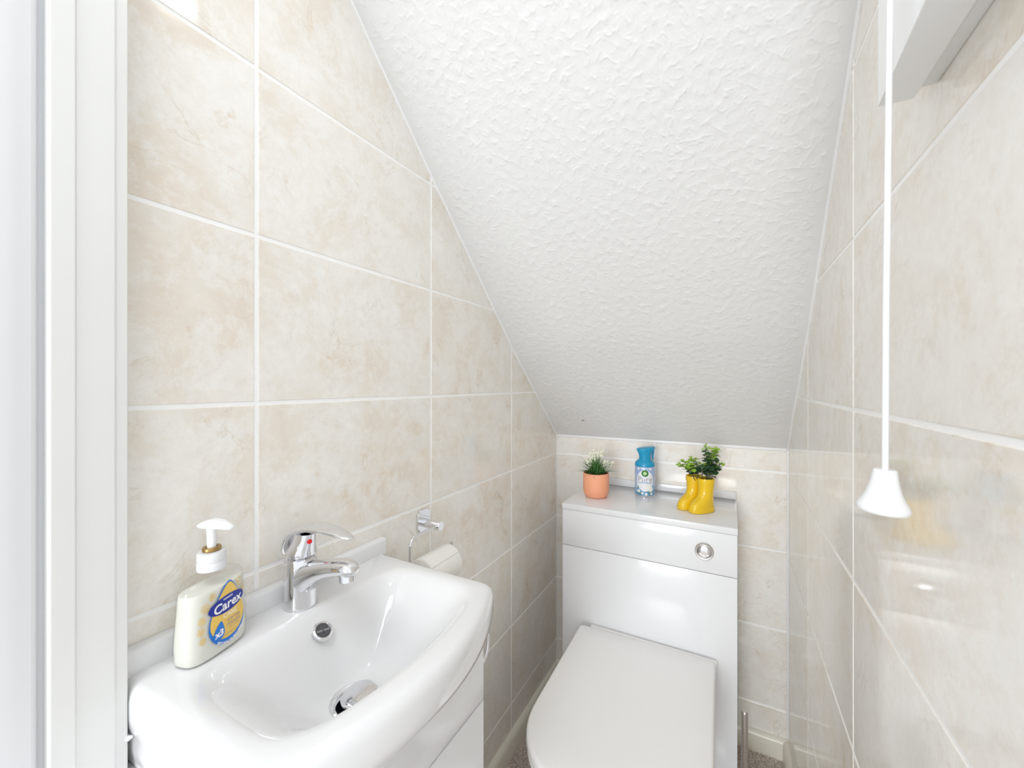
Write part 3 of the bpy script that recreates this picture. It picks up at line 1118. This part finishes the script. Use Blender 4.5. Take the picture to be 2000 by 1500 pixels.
def s_face(s, h, lift=0.0):
    """point on the label face: s along the width (0 = centre), h height"""
    hw, ht, p = s_interp(h)
    x = min(0.999, abs(s) / hw)
    d = ht * (1 - x ** p) ** (1 / p)
    # outward direction from the superellipse gradient
    g = Vector((math.copysign((x ** (p - 1)) / hw, s), (max(1e-6, d / ht)) ** (p - 1) / ht))
    g.normalize()
    return SC + SW * (s + g.x * lift) + SN * (d + g.y * lift) + Vector((0, 0, h))


hs = sorted(set([s[0] for s in SB] + [0.01, 0.03, 0.05, 0.07, 0.083]))
build('bottle', *loft([s_ring(h) for h in hs]), M['clear'], soap, ang=70)
liq = [0.0016, 0.005, 0.01, 0.02, 0.03, 0.04, 0.05, 0.06, 0.07, 0.078, 0.0835]
build('soap', *loft([s_ring(h, 0.0013) for h in liq]), M['soap'], soap, ang=60)
build('neck_collar', *lathe(SC, [(0.0145, 0.1030), (0.0158, 0.1036), (0.0160, 0.1120), (0.0154, 0.1130), (0.0158, 0.1140), (0.0156, 0.1235), (0.0148, 0.1255), (0.0085, 0.1262)], 48), M['collar'], soap)
build('locking_ring', *lathe(SC, [(0.0062, 0.1264), (0.0095, 0.1264), (0.0103, 0.1272), (0.0103, 0.1300), (0.0096, 0.1310), (0.0068, 0.1310), (0.0062, 0.1302)], 40, False, False), M['brass'], soap)
build('pump_stem', *lathe(SC, [(0.0050, 0.1262), (0.0050, 0.136), (0.0056, 0.150), (0.0062, 0.157)], 28), M['pump'], soap)
hd = []
for k, hw, zt, zb in ((-0.0155, 0.003, 0.1590, 0.1575), (-0.0140, 0.0085, 0.1608, 0.1560), (-0.008, 0.0120, 0.1640, 0.1552), (0.0, 0.0128, 0.1655, 0.1548), (0.010, 0.0112, 0.1652, 0.1550), (0.019, 0.0088, 0.1635, 0.1552), (0.026, 0.0066, 0.1612, 0.1550), (0.0305, 0.0048, 0.1590, 0.1548), (0.0318, 0.003, 0.1575, 0.1552)):
    hd.append(ell(SC + SN * k + Vector((0, 0, (zt + zb) / 2)), SW, (0, 0, 1), hw, (zt - zb) / 2, 24, 2.4))
build('pump_head', *loft(hd), M['pump'], soap, ang=50)
# printed drop label, wrapped on the front face
LC = (0.0035, 0.0405)


def drop(cx, cy, rx, ry, tipx, tipy):
    """teardrop outline in (s,h): round below, pulled to a tip"""
    def f(t):
        c, s = math.cos(t), math.sin(t)
        x, y = cx + rx * c, cy + ry * s
        if s > 0:
            k = s ** 2.2
            x = cx + rx * c * (1 - 0.45 * k)
            y = cy + ry * s * (1 - k) + (tipy - cy) * k
            x += (tipx - cx) * k
        return x, y
    return ((cx, cy), f)


def wrap(name, flat, mat, lift, parent, place=lambda x, y: (x, y)):
    V, F = flat
    W = [s_face(*place(x, y), lift) for x, y in V]
    o = build(name, W, F, mat, parent, smooth=False, recalc=False)
    return o


lab = wrap('label', disc_grid(drop(0.0035, 0.0375, 0.0250, 0.0275, 0.0065, 0.0870), 64, 8), M['lab_blue'], 0.0003, soap)
lab['label'] = 'blue edged yellow drop label with navy oval'
wrap('label_field', disc_grid(drop(0.0040, 0.0405, 0.0238, 0.0235, 0.0066, 0.0848), 64, 8), M['lab_yellow'], 0.00055, lab)


def rot_place(cx, cy, ang):
    c, s = math.cos(ang), math.sin(ang)
    return lambda x, y: (cx + x * c - y * s, cy + x * s + y * c)


wrap('brand_oval', disc_grid(((0, 0), lambda t: (0.0250 * math.cos(t), 0.0105 * math.sin(t))), 48, 8), M['lab_navy'], 0.0008, lab, rot_place(0.0035, 0.0600, 0.06))
wrap('lettering', text_mesh('Carex', 0.0155, 0.12, 0.00035), M['white_ink'], 0.0011, lab, rot_place(0.0035, 0.0585, 0.08))
wrap('lettering', text_mesh('cussons', 0.0042, 0.1, 0.0001), M['white_ink'], 0.0011, lab, rot_place(0.0035, 0.0672, 0.06))
wrap('lettering', text_mesh('CARE', 0.0078, 0, 0.0003), M['lab_pale'], 0.0008, lab, rot_place(0.0060, 0.0455, 0.0))
wrap('lettering', text_mesh('SOFTER', 0.0050, 0, 0.0001, 1.1), M['lab_mauve'], 0.0008, lab, rot_place(0.0115, 0.0380, 0.0))
wrap('lettering', text_mesh('HANDS', 0.0055, 0, 0.0001, 1.1), M['lab_mauve'], 0.0008, lab, rot_place(0.0115, 0.0325, 0.0))
wrap('lettering', text_mesh('EVERY WASH', 0.0028, 0, 0.0), M['lab_mauve'], 0.0008, lab, rot_place(0.0115, 0.0280, 0.0))
wrap('lettering', text_mesh('COCONUT OIL', 0.0030, 0, 0.0), M['lab_mauve'], 0.0008, lab, rot_place(0.0060, 0.0215, 0.05))
wrap('drop_badge', disc_grid(drop(-0.0090, 0.0275, 0.0073, 0.0078, -0.0062, 0.0415), 40, 5), M['lab_blue'], 0.0008, lab)
wrap('lettering', text_mesh('x3', 0.0105, 0.1, 0.0005), M['white_ink'], 0.0011, lab, rot_place(-0.0090, 0.0275, 0.08))
# curved strap line along the blue rim
tv, tf = text_mesh('KILLS 99.9% OF BACTERIA', 0.0034, 0, 0.00018)


def strap(x, y):
    a = -math.pi / 2 + 0.10 + x / 0.0250
    rr = 1.0 + (y) / 0.0245
    return 0.0037 + 0.0241 * rr * math.cos(a), 0.0380 + 0.0262 * rr * math.sin(a)


wrap('lettering', (tv, tf), M['white_ink'], 0.0009, lab, strap)
# gold snowflake line pattern either side of the drop
pat = ([], [])


def pat_line(a, b, w=0.00035):
    a, b = Vector(a), Vector(b)
    t = (b - a).normalized()
    nrm = Vector((-t.y, t.x)) * w
    i = len(pat[0])
    pat[0].extend([tuple(a - nrm), tuple(b - nrm), tuple(b + nrm), tuple(a + nrm)])
    pat[1].append([i, i + 1, i + 2, i + 3])


for cx, cy, r in ((-0.0235, 0.0655, 0.0072), (-0.0275, 0.0520, 0.0060), (-0.0290, 0.0400, 0.0055), (-0.0275, 0.0285, 0.0050), (-0.0155, 0.0760, 0.0055), (0.0215, 0.0790, 0.0075), (0.0290, 0.0680, 0.0050)):
    tips = [(cx + r * math.cos(a) * 0.8, cy + r * math.sin(a)) for a in np.arange(6) * math.pi / 3 + 0.3]
    for k, tpt in enumerate(tips):
        pat_line((cx, cy), tpt)
        m0 = ((cx + tpt[0]) / 2, (cy + tpt[1]) / 2)
        q = tips[(k + 1) % 6]
        m1 = ((cx + q[0]) / 2 * 1.0, (cy + q[1]) / 2)
        pat_line(m0, ((tpt[0] + q[0]) / 2, (tpt[1] + q[1]) / 2), 0.00025)
        pat_line(((tpt[0] + q[0]) / 2, (tpt[1] + q[1]) / 2), m1, 0.00025)
gp = wrap('gold_pattern', pat, M['lab_gold'], 0.0003, soap)
gp['kind'] = 'stuff'

# ------------------------------------------------------------------ toilet roll holder and roll
HY, HZ = 0.722, 0.8765
hold = thing('toilet_roll_holder', 'chrome toilet roll holder fixed to the left tiles', 'roll holder', (XL, HY, HZ))
V, F = box_data(XL + 0.0002, XL + 0.0052, HY - 0.0215, HY + 0.0215, HZ - 0.0245, HZ + 0.0245, 0.0)
bm = bmesh.new()
vs = [bm.verts.new(v) for v in V]
for f in F:
    bm.faces.new([vs[i] for i in f])
bmesh.ops.bevel(bm, geom=[e for e in bm.edges if abs((e.verts[0].co - e.verts[1].co).x) > 0.004], offset=0.006, segments=4, affect='EDGES')
bmesh.ops.bevel(bm, geom=[e for e in bm.edges if e.calc_face_angle(0) > 1.2], offset=0.0006, segments=1, affect='EDGES')
bm.verts.index_update()
build('wall_plate', [v.co.copy() for v in bm.verts], [[v.index for v in f.verts] for f in bm.faces], M['chrome'], hold)
bm.free()
build('post', *lathe_axis((XL + 0.005, HY, HZ - 0.006), (1, 0, 0), [(0.0100, 0), (0.0100, 0.0475), (0.0095, 0.0485)], 36), M['chrome'], hold)
RX = XL + 0.045
zu, zl = HZ - 0.006, 0.790
arm = [(RX, HY, zu), (RX, 0.655, zu)]
arm += arc_pts((RX, 0.650, zu - 0.018), 0.018, math.pi / 2, math.pi, 8, (0, 1, 0), (0, 0, 1))
arm += arc_pts((RX, 0.650, zl + 0.018), 0.018, math.pi, 1.5 * math.pi, 8, (0, 1, 0), (0, 0, 1))
arm += arc_pts((RX, 0.757, zl + 0.015), 0.015, 1.5 * math.pi, 2 * math.pi, 8, (0, 1, 0), (0, 0, 1))
arm += [(RX, 0.772, zl + 0.027)]
V, F = tube(arm, 0.0032, 16)
build('arm', V, F, M['chrome'], hold, ang=60)
RRAD = 0.0385
roll = thing('toilet_roll', 'part-used white toilet roll hanging on the chrome holder', 'toilet roll', (RX, 0.71, zl - 0.05))
rc_ = (RX + 0.001, 0.663, zl - 0.0135)
build('paper', *lathe_axis(rc_, (0, 1, 0), [(0.0200, 0.0), (RRAD - 0.001, 0.0), (RRAD, 0.001), (RRAD, 0.096), (RRAD - 0.001, 0.097), (0.0200, 0.097), (0.0200, 0.0)], 56, False, False), M['paper'], roll)
build('core', *lathe_axis(rc_, (0, 1, 0), [(0.0198, 0.0005), (0.0198, 0.0965), (0.0186, 0.0965), (0.0186, 0.0005), (0.0198, 0.0005)], 40, False, False), M['card'], roll)
# loose sheet end lying along the roll
sh = []
for a in np.linspace(0.75, 1.55, 9):
    r0 = RRAD + 0.0006
    sh.append([(rc_[0] + (r0 + q) * math.cos(a), y, rc_[2] + (r0 + q) * math.sin(a)) for q, y in ((0, 0.664), (0, 0.759), (0.0007, 0.759), (0.0007, 0.664))])
build('sheet_end', *loft(sh), M['paper'], roll, ang=50)

# ------------------------------------------------------------------ peach pot with grassy plant
PX, PY_, PZ_ = -0.4045, 1.345, UT + 0.0003
pp = thing('flower_plant', 'small peach pot with grassy leaves and cream blossoms', 'potted plant', (PX, PY_, PZ_))
build('pot', *lathe((PX, PY_, PZ_), [(0.00000, 0.00000), (0.03240, 0.00000), (0.03564, 0.00155), (0.03910, 0.00824), (0.04158, 0.01699), (0.04266, 0.02009), (0.04342, 0.03090), (0.04342, 0.07622),
                                     (0.04298, 0.07983), (0.04158, 0.08137), (0.03974, 0.07983), (0.03910, 0.07004), (0.00000, 0.07004)], 56, False, False), M['peach'], pp)
# lumpy soil
sv = []
for k, r in enumerate(np.linspace(0.0385, 0.001, 8)):
    sv.append([(PX + r * math.cos(2 * math.pi * j / 32), PY_ + r * math.sin(2 * math.pi * j / 32), PZ_ + 0.0715 + 0.006 * rng.random() + 0.004 * rng.random()) for j in range(32)])
build('soil', *loft(sv, False, True), M['soil'], pp)


def blade(p0, d, length, w, curl, n=6):
    """a grass blade with a folded section: two strips meeting at a keel"""
    p0 = Vector(p0)
    d = Vector(d).normalized()
    side = d.cross(Vector((0, 0, 1))).normalized()
    V, F = [], []
    p = p0.copy()
    dirv = d.copy()
    for i in range(n + 1):
        t = i / n
        ww = w * (1 - t) ** 0.7 * (0.6 + 0.8 * min(1, t * 4)) + 0.0001
        keel = dirv.cross(side).normalized() * ww * 0.5
        V += [p - side * ww, p + keel, p + side * ww]
        p = p + dirv * (length / n)
        dirv = (dirv + Vector((0, 0, -curl / n))).normalized()
    for i in range(n):
        a = i * 3
        F += [[a, a + 1, a + 4, a + 3], [a + 1, a + 2, a + 5, a + 4]]
    return V, F


bl = []
for i in range(210):
    a = rng.uniform(0, 2 * math.pi)
    tilt_ = min(0.95, abs(rng.normal(0, 0.60)))
    d = (math.cos(a) * math.sin(tilt_), math.sin(a) * math.sin(tilt_), math.cos(tilt_))
    r = rng.uniform(0, 0.014)
    bl.append(blade((PX + r * math.cos(a), PY_ + r * math.sin(a), PZ_ + 0.070), d, rng.uniform(0.040, 0.078), rng.uniform(0.0012, 0.0021), rng.uniform(0.1, 1.0 + tilt_)))
fo = build('foliage', *join(*bl), M['blade'], pp, smooth=False, recalc=False)
fo['kind'] = 'stuff'


def lump(c, r):
    bmx = bmesh.new()
    bmesh.ops.create_icosphere(bmx, subdivisions=1, radius=r)
    bmx.verts.index_update()
    V = [v.co * rng.uniform(0.75, 1.25) + Vector(c) for v in bmx.verts]
    F = [[v.index for v in f.verts] for f in bmx.faces]
    bmx.free()
    return V, F


RIGHT = Vector((0.879, 0.477, 0))
FWD = Vector((-0.477, 0.879, 0))
stalks = [(-0.028, 0.012, 0.060), (-0.020, -0.010, 0.078), (-0.013, 0.006, 0.072), (-0.006, -0.008, 0.083), (0.002, 0.008, 0.068), (0.008, -0.006, 0.075), (0.013, 0.010, 0.062),
          (0.024, 0.004, 0.088), (0.036, -0.004, 0.050), (0.060, 0.004, 0.040), (-0.034, -0.002, 0.048), (-0.010, 0.014, 0.060)]
for (sx, sy, hz) in stalks:
    base = Vector((PX, PY_, PZ_ + 0.072))
    tip = base + RIGHT * sx + FWD * sy + Vector((0, 0, hz))
    mid = base.lerp(tip, 0.55) + Vector((0, 0, 0.010))
    pth = [base.lerp(mid, t).lerp(mid.lerp(tip, t), t) for t in np.linspace(0, 1, 7)]
    st = build('flower_stalk', *tube(pth, [0.0007] * 5 + [0.0005, 0.0003], 6), M['blade'], pp)
    lumps = []
    for k in range(16):
        t = 0.52 + 0.50 * k / 16
        p = base.lerp(mid, t).lerp(mid.lerp(tip, t), t)
        lumps.append(lump(p + Vector(rng.normal(0, 0.0030, 3)), rng.uniform(0.0020, 0.0036)))
    b_ = build('blossoms', *join(*lumps), M['blossom'], st, smooth=False)
    b_['kind'] = 'stuff'

# ------------------------------------------------------------------ air freshener
AX, AY, AZ = -0.2625, 1.4465, UT + 0.0003
AR = 0.0305
af = thing('air_freshener', 'blue-capped air freshener can between the two potted plants', 'air freshener', (AX, AY, AZ))
can = build('can', *lathe((AX, AY, AZ), [(0.0, 0.0035), (0.0265, 0.0), (0.0292, 0.0008), (AR, 0.004), (AR, 0.0915), (AR - 0.0004, 0.0925)], 64, False, True), M['can'], af)
build('base_rim', *lathe((AX, AY, AZ), [(0.0285, 0.0002), (AR - 0.0004, 0.0002), (AR + 0.0003, 0.0014), (AR + 0.0002, 0.0032), (AR - 0.0002, 0.0036)], 56, False, False), M['chrome'], af)
CP = Vector((AX, AY, AZ))
cv = [(AR - 0.001, 0.0926), (AR + 0.0004, 0.0935), (AR + 0.0004, 0.098), (AR - 0.0012, 0.1035), (0.0258, 0.1085), (0.0205, 0.1115), (0.0186, 0.1150)]
build('shoulder', *lathe(CP, cv, 56, True, True), M['blue'], af)
# flared trigger cap: sections lean to the right at the top
cap_r = []
for z, rx, ry, sx in ((0.1150, 0.0178, 0.0172, 0.0005), (0.120, 0.0176, 0.0170, 0.0), (0.127, 0.0184, 0.0175, 0.0), (0.135, 0.0212, 0.0190, 0.0), (0.1410, 0.0250, 0.0205, 0.001), (0.1450, 0.0282, 0.0215, 0.0025), (0.1478, 0.0290, 0.0218, 0.0035),
                      (0.1495, 0.0280, 0.0205, 0.0045), (0.1503, 0.0245, 0.0175, 0.0050)):
    ring = ell(CP + RIGHT * sx + Vector((0, 0, z)), RIGHT, FWD, rx, ry, 40, 2.3)
    # the crown tips slightly upward towards the trigger side
    ring = [p + Vector((0, 0, max(0.0, (z - 0.128) / 0.022) * 0.10 * (p - CP).dot(RIGHT))) for p in ring]
    cap_r.append(ring)
build('cap', *loft(cap_r), M['blue'], af, ang=50)
tr = []
for k, z, w, t in ((0.0255, 0.1465, 0.0080, 0.0022), (0.0268, 0.140, 0.0078, 0.0022), (0.0258, 0.132, 0.0072, 0.0020), (0.0245, 0.124, 0.0066, 0.0019), (0.0250, 0.1165, 0.0060, 0.0018), (0.0262, 0.1125, 0.0054, 0.0014)):
    tr.append(ell(CP + RIGHT * k + Vector((0, 0, z)), FWD, RIGHT, w, t, 20, 3))
build('trigger', *loft(tr), M['blue'], af, ang=50)
AFACE = math.atan2(-AY, -AX) + 0.02


def can_wrap(name, flat, mat, lift, parent, place=lambda x, y: (x, y)):
    W = []
    for x, y in flat[0]:
        s, h_ = place(x, y)
        a = AFACE + s / AR
        W.append(CP + Vector(((AR + lift) * math.cos(a), (AR + lift) * math.sin(a), h_)))
    return build(name, W, flat[1], mat, parent, smooth=False, recalc=False)


can_wrap('label_oval', disc_grid(((0, 0.050), lambda t: (0.0268 * math.cos(t), 0.050 + 0.0330 * math.sin(t))), 48, 8), M['oval'], 0.0003, can)
em = can_wrap('emblem', disc_grid(((0, 0), lambda t: (0.0105 * math.cos(t), 0.0105 * math.sin(t))), 40, 4), M['green_ink'], 0.0006, can, rot_place(0.0, 0.0735, 0))
can_wrap('emblem_centre', disc_grid(((0, 0), lambda t: (0.0058 * math.cos(t), 0.0058 * math.sin(t))), 32, 3), M['lime_ink'], 0.0009, em, rot_place(0.0, 0.0735, 0))
can_wrap('lettering', text_mesh('air wick', 0.0030, 0, 0.0001), M['white_ink'], 0.0012, em, rot_place(0.0, 0.0735, 0))
can_wrap('lettering', text_mesh('Pure', 0.0235, 0, 0.00012, 1.04), M['grey_ink'], 0.0006, can, rot_place(0.0, 0.0545, 0))
can_wrap('blue_bar', ([(-0.0205 + 0.041 * k / 8, y) for y in (0.0425, 0.0445) for k in range(9)], [[k, k + 1, k + 10, k + 9] for k in range(8)]), M['steelblue_ink'], 0.0006, can)


def flower(cx, cy, r, n=6):
    def f(t):
        q = r * (0.62 + 0.38 * abs(math.cos(n * t / 2)))
        return cx + q * math.cos(t), cy + q * math.sin(t)
    return disc_grid(((cx, cy), f), 36, 2)


for cx, cy, r in ((0.0110, 0.0270, 0.0105), (0.0185, 0.0230, 0.0080), (-0.0195, 0.0170, 0.0055), (-0.0080, 0.0110, 0.0045), (0.0035, 0.0085, 0.0050), (0.0200, 0.0100, 0.0042), (-0.0200, 0.0870, 0.0040), (-0.0090, 0.0885, 0.0034), (0.0160, 0.0880, 0.0040)):
    can_wrap('printed_flower', flower(cx, cy, r), M['petal'], 0.0007, can)
for cx, cy, a in ((-0.0230, 0.0260, 0.9), (-0.0150, 0.0130, -0.6), (0.0240, 0.0170, 0.4), (0.0120, 0.0125, -0.8), (-0.0245, 0.0090, 0.2)):
    can_wrap('printed_leaf', disc_grid(((0, 0), lambda t: (0.0062 * math.cos(t), 0.0022 * math.sin(t))), 20, 2), M['leaf_ink'], 0.0005, can, rot_place(cx, cy, a))

af.scale = (1.08, 1.08, 1.08)

# ------------------------------------------------------------------ yellow boot planter
TD = Vector((-0.62, -0.785, 0)).normalized()       # toe direction
SD = Vector((-TD.y, TD.x, 0))                      # across
BZ = UT + 0.0003
bp = thing('boot_planter', 'yellow wellington boot planter with round-leaved green sprigs', 'potted plant', (-0.075, 1.345, BZ))


def boot(c):
    # z, heel, toe, half width, power
    S = [(0.0, 0.0255, 0.0600, 0.0205, 2.6), (0.0012, 0.0270, 0.0625, 0.0222, 2.6), (0.0085, 0.0270, 0.0630, 0.0224, 2.6), (0.0100, 0.0255, 0.0615, 0.0212, 2.5), (0.016, 0.0252, 0.0612, 0.0212, 2.4), (0.022, 0.0250, 0.0590, 0.0210, 2.3),
         (0.028, 0.0246, 0.0540, 0.0206, 2.2), (0.033, 0.0240, 0.0470, 0.0202, 2.2), (0.038, 0.0234, 0.0385, 0.0197, 2.1), (0.044, 0.0229, 0.0305, 0.0194, 2.0), (0.051, 0.0226, 0.0255, 0.0194, 2.0), (0.060, 0.0228, 0.0236, 0.0198, 2.0),
         (0.072, 0.0236, 0.0236, 0.0206, 2.0), (0.082, 0.0244, 0.0244, 0.0214, 2.0), (0.0826, 0.0254, 0.0254, 0.0224, 2.0), (0.0955, 0.0262, 0.0262, 0.0232, 2.0), (0.0985, 0.0258, 0.0258, 0.0228, 2.0), (0.0990, 0.0240, 0.0240, 0.0210, 2.0), (0.0975, 0.0222, 0.0222, 0.0192, 2.0), (0.085, 0.0212, 0.0212, 0.0182, 2.0)]
    rings = []
    for z, hl, to, w, p in S:
        mid, half = (to - hl) / 2, (to + hl) / 2
        rings.append(ell(c + TD * mid + Vector((0, 0, z)), TD, SD, half, w, 40, p))
    return loft(rings, True, False)


B1 = Vector((-0.0665, 1.3490, BZ))
B2 = B1 - SD * 0.0405 + TD * 0.004
if (B2 - Vector((0, 0, BZ))).length < (B1 - Vector((0, 0, BZ))).length:
    B2 = B1 + SD * 0.0405 + TD * 0.004
build('boot', *boot(B1), M['yellow'], bp, ang=45)
build('boot', *boot(B2), M['yellow'], bp, ang=45)
for c in (B1, B2):
    build('soil', *loft([ell(c + Vector((0, 0, 0.087 + 0.004 * (1 - k))), TD, SD, 0.0214 * k + 0.0005, 0.0184 * k + 0.0005, 24) for k in (1.0, 0.7, 0.4, 0.05)], False, True), M['soil'], bp)


def leaf(c, d, L, W):
    """rounded leaf, cupped, with a little thickness in its fold"""
    d = Vector(d).normalized()
    s = d.cross(Vector((rng.normal(0, .5), rng.normal(0, .5), 1))).normalized()
    nn = s.cross(d).normalized()
    V, F = [], []
    c = Vector(c)
    prof = [(0, 0.08), (0.2, 0.62), (0.45, 1.0), (0.7, 0.92), (0.9, 0.52), (1.0, 0.08)]
    for t, w in prof:
        for q in (-1, 0, 1):
            V.append(c + d * (L * t) + s * (W * w * q) + nn * (0.22 * W * abs(q) * w - 0.25 * L * t * t))
    for i in range(len(prof) - 1):
        for j in (0, 1):
            a = i * 3 + j
            F.append([a, a + 1, a + 4, a + 3])
    return V, F


sprigs = [(-0.082, 0.004, 0.050, 0.95), (-0.060, -0.012, 0.046, 0.55), (-0.030, 0.008, 0.060, 0.45), (-0.004, -0.004, 0.104, 0.22), (0.010, 0.006, 0.066, 0.10), (0.026, -0.003, 0.096, 0.40),
          (0.038, 0.010, 0.086, 0.55), (0.040, -0.008, 0.052, 0.15), (-0.046, 0.0, 0.066, 0.6), (0.016, 0.002, 0.084, 0.3), (0.004, -0.014, 0.052, 0.0), (-0.016, -0.014, 0.050, 0.05), (0.022, -0.014, 0.038, 0.0), (-0.066, 0.010, 0.056, 0.75)]
for i, (sx, sy, hz, light) in enumerate(sprigs):
    base = (B1 if sx > -0.01 else B1.lerp(B2, 0.35)) + Vector((0, 0, 0.086)) + RIGHT * (sx * 0.22) + FWD * sy * 0.4
    tip = B1 + Vector((0, 0, 0.092 + hz)) + RIGHT * (sx + 0.002) + FWD * sy
    mid = base.lerp(tip, 0.5) + Vector((0, 0, 0.014))
    bez = lambda t: base.lerp(mid, t).lerp(mid.lerp(tip, t), t)
    st = build('stem', *tube([bez(t) for t in np.linspace(0, 1, 9)], [0.0013 - 0.0008 * t for t in np.linspace(0, 1, 9)], 7), M['stem'], bp)
    dark, lite = [], []
    nl = 12 + int(hz * 80)
    for k in range(nl):
        t = 0.30 + 0.72 * (k + 0.5) / nl
        p = bez(min(t, 1))
        a = k * 2.4 + i
        d = Vector((math.cos(a), math.sin(a), rng.uniform(-0.1, 0.55)))
        L = rng.uniform(0.0130, 0.0185)
        (lite if t > 1.02 - 0.55 * light - 0.06 else dark).append(leaf(p, d, L, L * 0.46))
    lite.append(leaf(tip, (0.1, 0.1, 1), 0.008, 0.0030))
    if dark:
        q = build('leaves', *join(*dark), M['leaf_dark'], st, smooth=False, recalc=False)
        q['kind'] = 'stuff'
    q = build('young_leaves', *join(*lite), M['leaf_light'], st, smooth=False, recalc=False)
    q['kind'] = 'stuff'

# ------------------------------------------------------------------ wall cabinet top right
wb = thing('wall_cabinet', 'white box cabinet high on the right-hand tiles', 'cabinet', (0.14, 0.35, 1.448))
ZB_, ZT_ = 1.448, 1.88
bot = [(0.1204, 0.4936), (0.1455, 0.4944), (0.1455, 0.205), (0.1075, 0.205)]
V, F = loft([[(x, y, ZB_) for x, y in bot], [(x, y, ZT_) for x, y in bot]])
bm = bmesh.new()
vs = [bm.verts.new(v) for v in V]
for f in F:
    bm.faces.new([vs[i] for i in f])
bmesh.ops.bevel(bm, geom=bm.edges[:], offset=0.0006, segments=1, affect='EDGES')
bm.verts.index_update()
build('body', [v.co.copy() for v in bm.verts], [[v.index for v in f.verts] for f in bm.faces], M['box_white'], wb)
bm.free()
box('back_plate', 0.1460, XR - 0.0003, 0.212, 0.4865, ZB_ + 0.004, ZT_ - 0.01, M['box_white'], wb, 0.001)

# ------------------------------------------------------------------ pull cord
CX0, CY0 = 0.1005, 0.3957
pc = thing('pull_cord', 'white light pull cord with bell-shaped end in front of the right tiles', 'pull cord', (CX0, CY0, 1.09))
BTZ = 1.1265
build('cord', *tube([(CX0, CY0, BTZ - 0.004), (CX0 + 0.0007, CY0 + 0.0005, 1.25), (CX0 + 0.0036, CY0 + 0.0021, 1.50), (CX0 + 0.007, CY0 + 0.004, zc(CY0) - 0.03)], 0.0020, 12), M['cord'], pc)
V, F = lathe((0, 0, 0), [(0.0, 0.0), (0.0064, 0.0), (0.0068, -0.0007), (0.0072, -0.0025), (0.0084, -0.010), (0.0103, -0.0170), (0.0126, -0.0225), (0.0148, -0.0263), (0.0154, -0.0278), (0.0154, -0.0300), (0.0146, -0.0312), (0.0136, -0.0308), (0.0110, -0.0240), (0.002, -0.0200)], 48, False, False)
tilt = Matrix.Rotation(math.radians(2.5), 3, Vector((0.333, 1.319, 0)).normalized())
build('bell', [tilt @ v + Vector((CX0, CY0, BTZ)) for v in V], F, M['bell'], pc)
build('ceiling_switch', *lathe((CX0 + 0.007, CY0 + 0.004, zc(CY0) - 0.034), [(0.010, 0), (0.026, 0.004), (0.030, 0.012), (0.030, 0.03)], 40), M['pump'], pc)

# ------------------------------------------------------------------ downlight on the slope (above the frame, seen in reflections)
LY = 0.405
LZ = zc(LY)
ln = Vector((0, -0.689, -0.725)).normalized()
dl = thing('downlight', 'round white ceiling downlight above the basin', 'light', (-0.235, LY, LZ))
build('bezel', *lathe_axis((-0.235, LY, LZ), ln, [(0.060, -0.004), (0.060, 0.006), (0.056, 0.010), (0.049, 0.010), (0.047, 0.006)], 48, True, False), M['pump'], dl)
build('diffuser', *lathe_axis((-0.235, LY, LZ), ln, [(0.0468, 0.0065), (0.0460, 0.0180), (0.0400, 0.0330), (0.0280, 0.0440), (0.014, 0.0495), (0.001, 0.0510)], 48, True, True), M['lamp'], dl)
